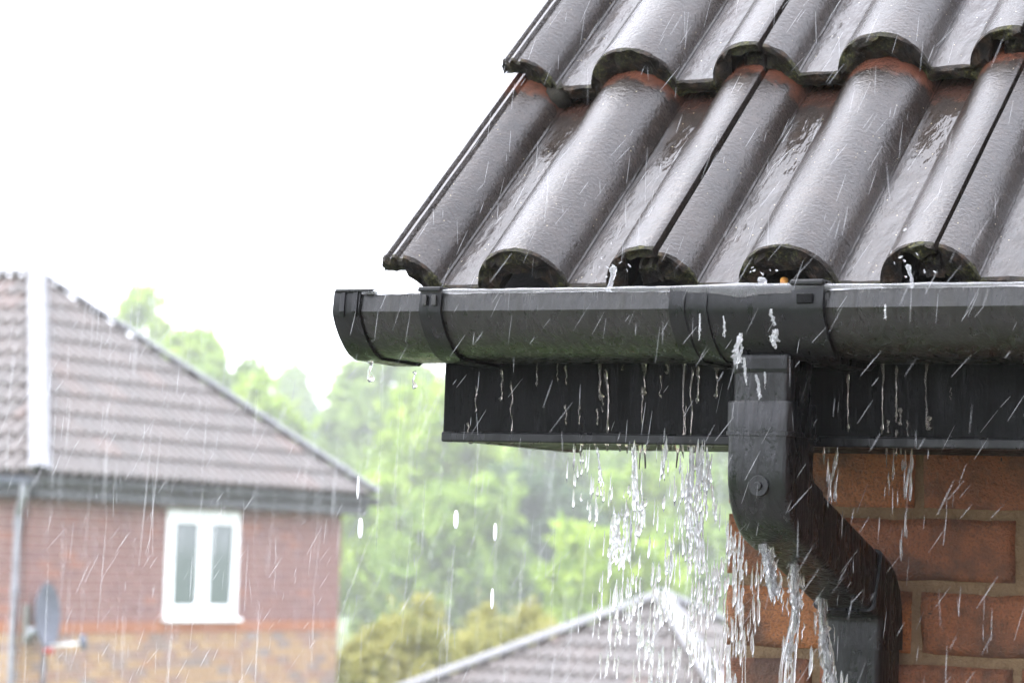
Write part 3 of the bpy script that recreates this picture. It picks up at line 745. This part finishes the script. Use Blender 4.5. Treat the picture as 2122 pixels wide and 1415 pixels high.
# --- satellite dish on the corner
ds = thing('satellite_dish', (XH, 20.2, 3.2), 'grey satellite dish on a short mast at the corner of the far house', 'satellite dish')
dc = at(88, 1272, 1, 20.12); dc.x = XH + .28; dc = Vector((XH + .28, 20.13, 3.70)); cc = along(88, 1275, 24.55); dc = cc
aim = Vector((.30, .95, .22)); aim = (CR * .97 - _fw * .26 + Vector((0, 0, .05))).normalized()
S = aim.cross(Vector((0, 0, 1))).normalized(); U = S.cross(aim)
q = MB(); vs = []; NR, NA = 6, 30
for th in (0, .012):
    for i in range(NR + 1):
        for j in range(NA):
            rr_ = .272 * i / NR; a = 2 * math.pi * j / NA
            vs.append(dc + S * rr_ * math.cos(a) * .92 + U * rr_ * math.sin(a) + aim * (.055 * (i / NR) ** 2 - th))
K = (NR + 1) * NA
fs = [(b_ + i * NA + j, b_ + i * NA + (j + 1) % NA, b_ + (i + 1) * NA + (j + 1) % NA, b_ + (i + 1) * NA + j) for b_ in (0, K) for i in range(NR) for j in range(NA)]
fs += [(NR * NA + j, NR * NA + (j + 1) % NA, K + NR * NA + (j + 1) % NA, K + NR * NA + j) for j in range(NA)]
q.add(vs, fs); part('reflector', q, 'dish_grey', ds, auto=50)
foot = dc - U * .255 + aim * .03; tipp = foot + aim * .33 + U * .02
q = MB(); q.tube([foot, tipp], .013, 8); arm = part('arm', q, 'white_plastic', ds, True)
q = MB(); q.tube([tipp - U * .05 + aim * .01, tipp - U * .0, tipp + U * .07], [.028, .034, .03], 10); part('receiver', q, 'dish_grey', arm, True)
q = MB(); q.tube([foot - aim * .01 - U * .03, foot + aim * .06 - U * .045], .03, 8); part('arm_clamp', q, 'red_cap', arm, True)
back = dc - aim * .05 - U * .12
q = MB(); q.tube([back, back - aim * .06, back - aim * .06 - U * .05], .035, 8); part('mount', q, 'grey_plastic', ds, True)
mb_ = foot - aim * .02 - U * .02
q = MB(); q.tube([Vector((mb_.x, mb_.y, mb_.z + .05)), Vector((mb_.x, mb_.y, mb_.z - .5)), Vector((XH - .02, YH0 + .05, mb_.z - .62))], .02, 8); part('mast', q, 'far_black', ds, True)
q = MB(); bb = dc - aim * .14; q.box((bb.x - .03, bb.y - .03, bb.z - .22), (bb.x + .03, bb.y + .03, bb.z + .10)); part('wall_bracket', q, 'render_dark', ds, bev=.01)

# --- low hipped garage
ga = along(1372, 1243, 32.)
GR = R(-5.); GT = math.tan(R(28.5)); GS = 3.1
garage = thing('garage', (ga.x, ga.y, 0), 'low garage with a hipped grey tiled roof in front of green shrubs', 'garage')
rotg = Matrix.Rotation(GR, 3, 'Z')
cr = [ga + rotg @ Vector((sx * GS, sy * GS, -GS * GT)) for sx, sy in ((-1, -1), (1, -1), (1, 1), (-1, 1))]
wc = [ga + rotg @ Vector((sx * (GS - .25), sy * (GS - .25), 0)) for sx, sy in ((-1, -1), (1, -1), (1, 1), (-1, 1))]
ez_ = cr[0].z
q = MB(); q.add([(p.x, p.y, 0) for p in wc] + [(p.x, p.y, ez_ + .02) for p in wc], [(0, 1, 5, 4), (1, 2, 6, 5), (2, 3, 7, 6), (3, 0, 4, 7), (0, 3, 2, 1), (4, 5, 6, 7)]); part('wall', q, 'far_buff', garage)
q = MB(); q.add(cr + [ga], [(0, 1, 4), (1, 2, 4), (2, 3, 4), (3, 0, 4), (3, 2, 1, 0)]); groof = part('roof', q, 'far_tile', garage)
lay_tiles(groof, cr[0], cr[1], (ga, ga), .30); lay_tiles(groof, cr[1], cr[2], (ga, ga), .30)
for i in range(4):
    dxy = (cr[i] - ga); ridge_caps(groof, cr[i], ga, .12, nrm_=Vector((dxy.x * .25, dxy.y * .25, 1)).normalized())
for i in (0, 1):
    a, b_ = cr[i], cr[(i + 1) % 4]; q = MB(); dn = (b_ - a).normalized(); nn = Vector((dn.y, -dn.x, 0))
    q.add([a + nn * o_ + Vector((0, 0, h_)) for o_ in (0, .02) for h_ in (-.16, .0)] + [b_ + nn * o_ + Vector((0, 0, h_)) for o_ in (0, .02) for h_ in (-.16, .0)], [(0, 1, 3, 2), (4, 6, 7, 5), (0, 4, 5, 1), (2, 3, 7, 6), (1, 5, 7, 3), (0, 2, 6, 4)]); part('fascia', q, 'far_black', garage)

# ================================================================== TREES
def tube_np(mb, pts, rad, k=7): mb.tube(pts, rad, k)
def tree(base, height, rx, ry, mat, seed, label, cat='tree', name='broadleaf_tree', z0=.25, leaves=14000, leaf=.15, clumps=110, shape='round', group='trees beyond the houses', droop=0.):
    r_ = np.random.default_rng(seed); rd = random.Random(seed)
    base = Vector((base[0], base[1], 0)); root = thing(name, base, label, cat, group)
    zc = height * (z0 + 1) / 2; rz = height * (1 - z0) / 2
    # clump centres spread through the crown, most of them near its skin
    C = []
    while len(C) < clumps:
        d = r_.normal(size=3); d /= np.linalg.norm(d); rr_ = r_.uniform(.25, 1) ** .55
        lob = 1 + .22 * noise.noise(Vector((d[0] * 2.1 + seed, d[1] * 2.1, d[2] * 2.1)))
        p = d * rr_ * lob
        taper = 1.
        if shape == 'cone': taper = max(.08, .5 - .5 * p[2]) * 1.25
        C.append((p[0] * rx * taper, p[1] * ry * taper, zc + p[2] * rz))
    C = np.array(C)
    per = leaves // clumps; sz = (rx + ry) / 2 * r_.uniform(.12, .34, size=clumps)
    ctr = np.repeat(C, per, 0); s = np.repeat(sz, per)[:, None]
    off = r_.normal(size=ctr.shape) * s * np.array([.62, .62, .42])
    pos = ctr + off
    if droop: pos[:, 2] -= droop * (off[:, 0] ** 2 + off[:, 1] ** 2) / (s[:, 0])
    n_ = len(pos); a = r_.normal(size=(n_, 3)); a /= np.linalg.norm(a, axis=1)[:, None]
    b_ = np.cross(a, r_.normal(size=(n_, 3))); b_ /= np.linalg.norm(b_, axis=1)[:, None]
    L = (leaf * r_.uniform(.55, 1.3, size=n_))[:, None]
    V = np.stack([pos - a * L, pos + b_ * L * .45, pos + a * L, pos - b_ * L * .45], 1).reshape(-1, 3) + np.array([base.x, base.y, 0])
    V[:, 2] = np.maximum(V[:, 2], .03)
    me = bpy.data.meshes.new('crown'); me.vertices.add(len(V)); me.vertices.foreach_set('co', V.ravel().astype(np.float32))
    me.loops.add(n_ * 4); me.loops.foreach_set('vertex_index', np.arange(n_ * 4, dtype=np.int32)); me.polygons.add(n_)
    me.polygons.foreach_set('loop_start', np.arange(0, n_ * 4, 4, dtype=np.int32)); me.polygons.foreach_set('loop_total', np.full(n_, 4, dtype=np.int32)); me.update(); me.validate()
    me.materials.append(M[mat]); link('crown', me, root)
    q = MB(); h0 = height * (.72 if shape != 'cone' else .95); R0 = height * .018 + .03
    tp = [base + Vector((.12 * math.sin(i * 1.3 + seed) * i / 6, .12 * math.cos(i * 1.1 + seed) * i / 6, h0 * i / 7)) for i in range(8)]
    q.tube(tp, [R0 * (1 - .11 * i) for i in range(8)], 8); part('trunk', q, 'bark', root, True)
    q = MB()
    for i in rd.sample(range(clumps), min(16, clumps)):
        tgt = base + Vector(C[i]); st = tp[rd.randint(2, 6)]
        if tgt.z < st.z: st = tp[1]
        mid_ = (st + tgt) / 2 + Vector((0, 0, .12 * (tgt - st).length))
        q.tube([st, mid_, tgt], [R0 * .45, R0 * .3, R0 * .1], 6)
    part('limbs', q, 'bark', root, True)
    return root

def tree_px(x, ytop, dist, wpx, mat, seed, label, **k):
    if seed not in (19, 20): dist *= 2.35; k['leaf'] = k.get('leaf', .15) * 2.25; k['leaves'] = int(k.get('leaves', 14000) * 1.4)
    p = along(x, 1140, dist); h = along(x, ytop, dist).z; rx = wpx / 2 * dist / FPX
    return tree((p.x, p.y), h, rx, rx, mat, seed, label, **k)
tree_px(255, 625, 62, 230, 'leaf_bright', 3, 'pale green tree with a rounded top just over the hip of the far house roof')
tree_px(375, 668, 58, 190, 'leaf_bright', 4, 'light green tree behind the middle of the far house roof slope')
tree_px(455, 715, 55, 210, 'leaf_mid', 5, 'green tree behind the lower slope of the far house roof, beside a paler one')
tree_px(525, 790, 52, 170, 'leaf_bright', 6, 'short pale green tree low behind the far roof slope')
tree_px(598, 742, 88, 170, 'leaf_mid', 7, 'narrow grey-green conifer fading in the rain between the trees', name='conifer', shape='cone', leaf=.2, z0=.08)
tree_px(665, 860, 84, 240, 'leaf_dark', 8, 'dark hazy tree low beside the narrow conifer', leaf=.2)
tree_px(545, 850, 80, 210, 'leaf_dark', 9, 'dark hazy tree half hidden by the far house roof, beside the conifer', leaf=.2)
tree_px(790, 735, 64, 270, 'leaf_mid', 10, 'tall soft green tree rising behind the gutter stop end', leaf=.18)
tree_px(905, 790, 50, 260, 'leaf_bright', 11, 'fresh green tree behind the end of the black fascia', leaf=.14)
tree_px(1080, 760, 56, 330, 'leaf_mid', 12, 'broad mid green tree behind the black fascia', leaf=.16, clumps=90, leaves=14000)
tree_px(770, 985, 46, 170, 'leaf_bright', 13, 'low bright green tree next to the corner of the far house', leaf=.13, z0=.1)
tree_px(930, 985, 43, 270, 'leaf_mid', 14, 'leafy green tree above the olive shrub', leaf=.13, z0=.1, leaves=14000, clumps=85)
tree_px(1120, 985, 45, 250, 'leaf_dark', 15, 'darker green tree between the olive shrub and the garage roof', leaf=.13, z0=.1, leaves=14000, clumps=85)
tree_px(1420, 900, 52, 380, 'leaf_mid', 16, 'broad green tree behind the falling water, above the garage roof', leaf=.15, leaves=15000, clumps=95)
tree_px(1265, 1040, 38, 250, 'leaf_bright', 17, 'yellow-green shrub glowing behind the peak of the garage roof', leaf=.11, z0=.05, leaves=13000, clumps=85)
tree_px(1440, 1090, 40, 220, 'leaf_mid', 18, 'green shrub behind the garage ridge next to the brick corner', leaf=.12, z0=.05)
tree_px(1330, 940, 47, 240, 'leaf_bright', 21, 'bright green tree behind the yellow-green shrub', leaf=.13, z0=.1, leaves=14000, clumps=85)
tree_px(845, 1205, 36, 340, 'leaf_olive', 19, 'arching olive-yellow shrub beside the far house corner', cat='shrub', name='shrub', leaf=.07, z0=.02, leaves=34000, clumps=210, droop=.9)
tree_px(1050, 1215, 38.5, 330, 'leaf_olive', 20, 'olive-yellow shrub behind the sloping garage hip', cat='shrub', name='shrub', leaf=.07, z0=.02, leaves=32000, clumps=200, droop=.9)
# a belt of woodland far off, too hazy to count
q = MB(); r_ = np.random.default_rng(5); pos = []
for i in range(260):
    t = r_.uniform(-1, 1); ang = YAW + t * R(24); dd = r_.uniform(230, 290)
    c_ = np.array([-math.sin(ang) * dd, math.cos(ang) * dd, r_.uniform(1, 11)]); pos.append(c_ + r_.normal(size=(90, 3)) * np.array([2.2, 2.2, 1.4]))
pos = np.concatenate(pos); pos[:, 2] = np.maximum(pos[:, 2], .4); n_ = len(pos)
a = r_.normal(size=(n_, 3)); a /= np.linalg.norm(a, axis=1)[:, None]; b_ = np.cross(a, r_.normal(size=(n_, 3))); b_ /= np.linalg.norm(b_, axis=1)[:, None]; L = .8
V = np.stack([pos - a * L, pos + b_ * L * .6, pos + a * L, pos - b_ * L * .6], 1).reshape(-1, 3)
me = bpy.data.meshes.new('distant_wood'); me.from_pydata(V.tolist(), [], np.arange(n_ * 4).reshape(-1, 4).tolist()); me.materials.append(M['leaf_dark'])
tag(link('distant_wood', me), 'far belt of hazy woodland behind all the trees', 'woodland', kind='stuff')

# ================================================================== WATER
def spindle(mb, p, d, length, rad, k=6, lump=0., rr_=random):
    d = d.normalized(); n_ = 5
    pts = [p + d * length * (i / (n_ - 1) - .5) for i in range(n_)]
    pf = [.25, .8, 1., .95, .3]
    if lump: pts = [q_ + Vector((rr_.gauss(0, lump), rr_.gauss(0, lump), 0)) for q_ in pts]; pf = [f_ * rr_.uniform(.6, 1.3) for f_ in pf]
    mb.tube(pts, [rad * f_ for f_ in pf], k)

def ribbon(mb, pts, r0, seed, k=8, rough=.35, flat=.55):
    """lumpy, twisting rope of water"""
    P = []; RR = []
    n_ = 26
    for i in range(n_ + 1):
        t = i / n_ * (len(pts) - 1); j = min(int(t), len(pts) - 2); f_ = t - j
        p = Vector(pts[j]).lerp(Vector(pts[j + 1]), f_)
        w_ = .0022 * (.3 + i / n_)
        p += Vector((noise.noise(Vector((i * .45, seed, 0))) * w_, noise.noise(Vector((i * .45, seed, 7))) * w_, 0))
        P.append(p); RR.append(r0 * (1 + rough * 2 * noise.noise(Vector((i * .8, seed * 1.7, 3)))) * (.35 + .65 * min(1, 4 * (1 - abs(2 * i / n_ - 1)))))
    mb.tube(P, [max(.0003, x_) for x_ in RR], k, flat=flat)

rw = random.Random(11)
DOWN = Vector((0, 0, -1))
# water brimming over the gutter's front lip
q = MB(); xs = np.linspace(-1.557, .4, 420); prev = []
for x in xs:
    n1_ = noise.noise(Vector((x * 26, 0, 0))); n2_ = noise.noise(Vector((x * 90, 3, 0)))
    hot = math.exp(-((x + 1.12) / .07) ** 2)
    rz_ = .0020 + .0010 * n1_ + .0006 * n2_ + .0016 * hot; ry_ = .0026 + .0012 * n1_
    sag = .0008 + (.0035 + .004 * max(0, n1_)) * hot
    yc, zc_ = YG - .0012 - .003 * hot, ZG + .0012
    prev.append([(x, yc + ry_ * math.cos(t) * (1 if math.cos(t) < 0 else 2.2), zc_ + (rz_ if math.sin(t) > 0 else rz_ + sag) * math.sin(t)) for t in [2 * math.pi * j / 10 for j in range(10)]])
vs = [p for r__ in prev for p in r__]; q.add(vs, [(i * 10 + j, i * 10 + (j + 1) % 10, (i + 1) * 10 + (j + 1) % 10, (i + 1) * 10 + j) for i in range(len(xs) - 1) for j in range(10)])
tag(part('brimming_water', q, 'water', None, True), 'water brimming over the front lip of the black gutter', 'water', kind='stuff')
q = MB(); N1, N2 = 260, 10; vs = []
for i in range(N1 + 1):
    for j in range(N2 + 1):
        x = -1.583 + (XE - .12 + 1.583) * i / N1; y = YG + .002 + .133 * j / N2
        vs.append((x, y, ZG - .0015 + .0018 * noise.noise(Vector((x * 40, y * 40, 0)))))
q.add(vs, [(i * (N2 + 1) + j, (i + 1) * (N2 + 1) + j, (i + 1) * (N2 + 1) + j + 1, i * (N2 + 1) + j + 1) for i in range(N1) for j in range(N2)])
tag(part('gutter_water', q, 'water', None, True), 'rippling rainwater filling the black gutter', 'water', kind='stuff')

# spouts of splash jumping from the gutter
def spout(x, y, pts, r0, label):
    q = MB(); P = [at(px, py, 1, YG + .012) for px, py in pts]
    n_ = 14; PP = []; RR = []
    for i in range(n_ + 1):
        t = i / n_ * (len(P) - 1); j = min(int(t), len(P) - 2); p = P[j].lerp(P[j + 1], t - j); PP.append(p + Vector((noise.noise(Vector((i * .7, x, 0))) * .0012, 0, 0)))
        RR.append(r0 * (.8 + .5 * noise.noise(Vector((i * .6, x, 5))) + (.5 if i > 10 else 0)) * (1 if i < n_ else .4) * (1.7 if i == 0 else 1))
    q.tube(PP, RR, 10)
    for k in range(10): 
        c_ = P[-1] + Vector((rw.gauss(0, .012), rw.gauss(0, .01), rw.gauss(.0, .009))); spindle(q, c_, Vector((rw.gauss(0, 1), 0, rw.gauss(0, 1))), rw.uniform(.002, .005), rw.uniform(.0004, .0010))
    tag(part('water_splash', q, 'splash', None, True), label, 'splash', 'splashes jumping from the gutter')
spout(1, 0, [(1262, 602), (1266, 585), (1271, 568), (1270, 552)], .0030, 'splash jumping from the gutter under the roll with a joint near the verge')
spout(2, 0, [(1566, 622), (1571, 605), (1577, 590), (1582, 575)], .0036, 'thick splash leaping over the running outlet beside the dead leaf')
spout(3, 0, [(1893, 594), (1889, 578), (1884, 562), (1881, 548)], .0020, 'thin splash jumping from the gutter right of the union clip')

# drips clinging to the fascia
q = MB()
def fdrip(x, y0, y1, r0, yy=YF - .003):
    P = []; n_ = 12
    for i in range(n_ + 1):
        p = at(x + 5 * noise.noise(Vector((i * .4, x * .37, 0))), y0 + (y1 - y0) * i / n_, 1, yy); P.append(p)
    r0 *= .62
    q.tube(P, [max(.0003, r0 * (.30 + 1.5 * max(0, 1 - i / n_ * 2.2) ** 1.5 + 1.1 * abs(noise.noise(Vector((i * .9, x * .71, 4)))) + (1.0 if i == n_ - 1 else 0)) * (.3 if i in (0, n_) else 1)) for i in range(n_ + 1)], 8, flat=.5)
for x, y0, y1, r0 in [(1243, 742, 830, .0032), (1258, 765, 900, .0022), (1335, 748, 820, .0032), (1330, 800, 880, .0014), (1382, 745, 775, .0028), (1290, 745, 768, .0020), (1415, 735, 950, .0017), (1432, 760, 930, .0016), (1447, 757, 836, .0022), (1485, 757, 826, .0026), (1172, 838, 880, .0012), (1113, 742, 800, .0012), (1155, 745, 790, .0012), (1040, 765, 832, .0018), (1200, 840, 880, .0014), (985, 800, 855, .0010),
                      (1757, 770, 895, .0016), (1828, 745, 900, .0020), (1857, 757, 870, .0018), (1866, 845, 880, .0030), (1857, 890, 945, .0016), (1919, 742, 890, .0018), (1925, 862, 891, .0034), (1840, 870, 897, .0018), (1880, 870, 905, .0010), (970, 875, 905, .0014), (1060, 790, 900, .0010)]:
    fdrip(x, y0, y1, r0)
for k in range(8):
    x = rw.choice([rw.uniform(1150, 1500), rw.uniform(1700, 2110)]); y0 = rw.uniform(745, 860); fdrip(x, y0, y0 + rw.uniform(12, 70), rw.uniform(.0005, .0013))
tag(part('running_drips', q, 'drip', None, True), 'drips of water running down the front of the black fascia', 'water', kind='stuff')

# ropes of water off the downpipe's bend
def rope(px, label, spread, n_rib, seed, yd):
    q = MB(); r0 = random.Random(seed)
    P = [at(x, y, 1, yd) for x, y in px]
    if seed > 1: P.append(P[-1] + Vector((0, 0, -.35)))
    for k in range(n_rib):
        a = r0.uniform(0, .45); b_ = r0.uniform(.55, 1.)
        pp_ = []
        for i, p in enumerate(P): pp_.append(p + Vector((r0.gauss(0, spread) * (.4 + .25 * i), r0.gauss(0, spread) * (.4 + .2 * i), r0.gauss(0, .002))))
        ribbon(q, pp_, r0.uniform(.0004, .0011), seed * 13 + k, rough=1.0)
    for k in range(n_rib * 16):
        t = r0.uniform(0, len(P) - 1.01); j = int(t); p = P[j].lerp(P[j + 1], t - j)
        spindle(q, p + Vector((r0.gauss(0, spread * 1.2), r0.gauss(0, spread), 0)), Vector((r0.gauss(0, .12), r0.gauss(0, .1), -1)), r0.uniform(.006, .022), r0.uniform(.0005, .0015), lump=.0008, rr_=r0)
    tag(part('water_stream', q, 'water', None, True), label, 'water stream', 'streams pouring off the downpipe bend')
rope([(1540, 1082), (1572, 1108), (1592, 1150), (1598, 1190), (1606, 1235)], 'stream pouring off the front curve of the downpipe bend over bare brick', .0024, 11, 1, 2.70)
rope([(1636, 1105), (1648, 1150), (1650, 1210), (1646, 1290), (1634, 1370)], 'thick middle stream falling from under the sloping pipe', .0030, 14, 2, 2.76)
rope([(1690, 1190), (1700, 1235), (1706, 1300), (1714, 1370), (1722, 1420)], 'stream falling along the edge of the lower pipe', .0026, 12, 3, 2.86)

# curtain of overflow breaking up as it falls from the fascia
q = MB()
cols = [(1205, 930, 1010, 8, 14), (1245, 930, 1060, 10, 40), (1290, 930, 990, 30, 34), (1310, 960, 1080, 12, 40), (1282, 1060, 1170, 16, 90), (1330, 1060, 1180, 14, 55), (1375, 930, 1040, 8, 30), (1432, 930, 1100, 24, 120), (1440, 1060, 1200, 22, 150), (1395, 1110, 1190, 12, 30), (1465, 930, 1090, 12, 60),
        (1240, 1180, 1300, 14, 50), (1310, 1180, 1415, 22, 110), (1345, 1220, 1430, 24, 120), (1430, 1180, 1415, 30, 130), (1480, 1150, 1420, 22, 110), (1515, 1060, 1415, 14, 130), (1535, 1160, 1400, 14, 60), (1400, 1250, 1430, 40, 130), (1600, 1230, 1420, 70, 40), (1790, 1060, 1400, 60, 24), (1730, 940, 1010, 6, 12), (1840, 940, 1040, 12, 26), (1878, 940, 1040, 6, 18)]
for x, y0, y1, sg, n_ in cols:
    for k in range(max(2, n_ // 13)):
        yy = rw.choice((YF - .012, YF + .02, YF + .05, YF - .02)) if x < 1560 else rw.uniform(YF - .02, YF + .08)
        c_ = at(rw.gauss(x, sg), rw.uniform(y0, y1), 1, yy); wd = rw.uniform(.0022, .0052)
        for j in range(rw.randint(3, 8)):
            spindle(q, c_ + Vector((rw.gauss(0, wd), rw.gauss(0, .002), rw.gauss(0, .013))), Vector((rw.gauss(-.02, .03), 0, -1)), rw.uniform(.009, .032), rw.uniform(.0005, .0017), lump=.0003, rr_=rw)
    for k in range(max(2, n_ // 14)):
        p = at(rw.gauss(x, sg * 1.5), rw.uniform(y0, y1), 1, YF); spindle(q, p, Vector((rw.gauss(-.02, .03), 0, -1)), rw.uniform(.012, .04), rw.uniform(.0003, .0007))
for x, y0, y1, n_ in ((1432, 920, 1100, 5), (1245, 925, 1010, 2), (1310, 925, 1060, 3), (1465, 925, 1080, 4), (1285, 1060, 1170, 4), (1440, 1080, 1190, 5)):
    for k in range(n_):
        a = at(rw.gauss(x, 9), y0, 1, YF); b_ = at(rw.gauss(x, 12), y1, 1, YF); ribbon(q, [a, a.lerp(b_, .5), b_], rw.uniform(.0009, .0020), 200 + k + x, rough=.6)
for x, y0, y1, r0, yy in ((1536, 690, 757, .0030, YG - .012), (1608, 682, 720, .0030, YG - .012), (1540, 740, 790, .0014, YG), (1570, 775, 815, .0022, 2.642), (1585, 770, 800, .0012, 2.642), (1598, 640, 668, .0016, YG - .01), (1500, 655, 690, .0010, YG - .012), (1450, 650, 700, .0009, YG - .012), (1835, 630, 660, .0010, YG - .01)):
    a = at(x, y0, 1, yy); b_ = at(x + rw.gauss(0, 3), y1, 1, yy)
    for k in range(3): ribbon(q, [a + Vector((rw.gauss(0, r0 * .5), 0, 0)), a.lerp(b_, .5) + Vector((rw.gauss(0, r0 * .7), 0, 0)), b_ + Vector((rw.gauss(0, r0 * .8), 0, rw.gauss(0, .004)))], r0 * rw.uniform(.4, .8), x + k, rough=.7)
for k in range(900):   # the same fall carries on towards the ground
    x = rw.gauss(-1.28, .08); spindle(q, Vector((x, rw.uniform(YF - .04, YF + .1), rw.uniform(.1, 4.15))), DOWN, rw.uniform(.01, .04), rw.uniform(.0005, .0014))
tag(part('overflow_water', q, 'stream', None, True), 'curtain of overflow water breaking into slivers below the black fascia', 'water', kind='stuff')

# fringe of drips along the fascia's foot
q = MB()
for k in range(26):
    x = rw.choice((1205, 1245, 1300, 1330, 1380, 1432, 1470)) + rw.gauss(0, 14); p = at(x, 936, 1, YF); p.z = ZS - .001; L = rw.choice((.003, .005, .009, .022)) * rw.uniform(.7, 1.3)
    q.tube([p, p - Vector((0, 0, L * .4)), p - Vector((rw.gauss(0, .001), 0, L))], [rw.uniform(.002, .005), rw.uniform(.0008, .0016), rw.uniform(.0005, .0014)], 8, flat=.5)
for x in (975, 1010, 1060, 1100): 
    p = at(x, 930, 1, YF); p.z = ZS - .001; q.tube([p, p - Vector((0, 0, .003))], [.006, .001], 8, flat=.4)
tag(part('hanging_drips', q, 'drip', None, True), 'fringe of drips hanging along the foot of the black fascia', 'water', kind='stuff')

# single drops
def drop(px, label, r0, L, y_=YG + .03, stem=0.):
    p = at(px[0], px[1], 1, y_); q = MB(); n_ = 10
    pts = [p + Vector((.0012 * math.sin(i), 0, L * (1 - i / n_))) for i in range(n_ + 1)]
    pr = [.9, .5, .35, .33, .36, .42, .55, .8, 1., .85, .2]
    q.tube(pts, [r0 * f_ for f_ in pr], 10); tag(part('water_drop', q, 'water', None, True), label, 'water drop', 'big drops falling from the gutter')
drop((766, 792), 'pear-shaped drop hanging from the gutter stop end', .0042, .022)
drop((857, 806), 'faint drop falling beside the gutter bracket', .0026, .018)
for x, y, h_, w_, lb in ((945, 1076, 40, 6, 'wide white drop falling below the box end of the fascia'), (747, 1094, 44, 6, 'wide white drop falling in front of the far house corner'), (1026, 1102, 38, 4.5, 'slim white drop falling to the right of the wide ones'), (742, 1010, 50, 3, 'narrow drop falling over the tip of the far roof'), (1020, 1240, 44, 4, 'narrow drop falling in front of the olive shrub')):
    p = at(x, y, 1, YG + .03); s_ = 2111.; q = MB(); L = h_ / s_; r0 = w_ / s_
    q.tube([p + Vector((0, 0, L * (.5 - i / 6))) for i in range(7)], [r0 * f_ for f_ in (.45, .85, 1, 1, 1, .85, .45)], 10)
    tag(part('water_drop', q, 'white_drop', None, True), lb, 'water drop', 'big drops falling from the gutter')

# rain: fine wind-blown drops at the eaves, longer ones through the garden air
q = MB()
def in_view(p, m=.25):
    d = p - CAM; z_ = d.dot(_fw)
    return z_ > .4 and abs(d.dot(CR) / z_) < .174 + m * .3 and abs(d.dot(CU) / z_) < .116 + m * .3
def streak(p, d, L, r0, k=4):
    d = d.normalized(); q.tube([p - d * L / 2, p, p + d * L / 2], [r0 * .35, r0, r0 * .5], k, cap=False)
cnt = 0
while cnt < 1700:
    p = Vector((rw.uniform(-1.9, -.3), rw.uniform(2.2, 2.72), rw.uniform(3.9, 5.1)))
    if not in_view(p): continue
    sl = rw.choice((rw.gauss(-.75, .16), rw.gauss(-.45, .18), rw.gauss(-.05, .06))); streak(p, Vector((sl, rw.gauss(0, .1), -1)), rw.uniform(.006, .034), rw.uniform(.00010, .00022)); cnt += 1
tag(part('rain', q, 'rain', None, True), 'fine wind-blown rain slanting past the gutter and eaves', 'rain', kind='stuff'); q = MB()
while cnt < 5200:
    dist = 3.2 + 15 * rw.random() ** 1.2; p = CAM + (_fw + CR * rw.uniform(-.26, .26) + CU * rw.uniform(-.19, .19)) * dist
    if p.z < .2: continue
    if p.y > 2.4 and p.x > -1.62 + (p.y - 2.6) * .0 and p.z > 4.3: continue
    if p.x > -1.3 and p.y > 2.9: continue
    if p.x < -14.6: continue
    sl = rw.gauss(-.03, .03) if rw.random() < .93 else rw.gauss(-.35, .12)
    streak(p, Vector((sl, rw.gauss(0, .03), -1)), rw.uniform(.05, .22) * (.6 + dist / 20), rw.uniform(.0005, .0011) * (.6 + dist / 16)); cnt += 1
tag(part('rain', q, 'rain_far', None, True), 'long faint rain falling across the gardens', 'rain', kind='stuff')

# bits on the roof
def bit(px, y_, name, label, s, rot):
    p = at(*px, 1, y_); q = MB(); vs = []
    for i in range(7):
        t = i / 6; w_ = math.sin(math.pi * t) ** .7 * .4
        vs += [(s * (t - .5), s * w_, s * .12 * math.sin(t * 4)), (s * (t - .5), -s * w_, s * .18 * math.sin(t * 3 + 1))]
    q.add(vs, [(2 * i, 2 * i + 2, 2 * i + 3, 2 * i + 1) for i in range(6)])
    o = part(name, q, 'dead_leaf', None, True); o.matrix_basis = Matrix.Translation(p) @ Matrix.Rotation(rot[0], 4, 'X') @ Matrix.Rotation(rot[1], 4, 'Y') @ Matrix.Rotation(rot[2], 4, 'Z')
    sd = o.modifiers.new('solid', 'SOLIDIFY'); sd.thickness = .0006
    tag(o, label, 'leaf')
_d = at(1690, 76, 1, 3.0) - CAM; _n = Vector((0, -math.sin(TP), math.cos(TP))); _q = O0 + up * GAUGE + _n * .002
bit((1690, 76), (CAM + _d * ((_q - CAM).dot(_n) / _d.dot(_n))).y, 'fallen_leaf', 'tiny yellow leaf stuck in a wet trough of the upper tiles', .009, (TP, .1, .5))
bit((1625, 582), 2.70, 'dead_leaf', 'small orange dead leaf caught under the tile roll above the outlet', .010, (1.2, .4, .9))

# ================================================================== RAIN HAZE
q = MB(); q.box((-300, -14, -1), (160, 330, 24)); hz = q.mesh('haze', 'rain')
hz.materials.clear(); m = bpy.data.materials.new('haze'); m.use_nodes = True; n = m.node_tree; n.nodes.clear()
o_ = n.nodes.new('ShaderNodeOutputMaterial'); pv = n.nodes.new('ShaderNodeVolumePrincipled'); pv.inputs['Color'].default_value = (.95, .96, .97, 1); pv.inputs['Density'].default_value = .0013
n.links.new(pv.outputs[0], o_.inputs['Volume']); hz.materials.append(m)
tag(link('haze', hz), 'pale rain haze hanging in the air', 'haze', kind='stuff')
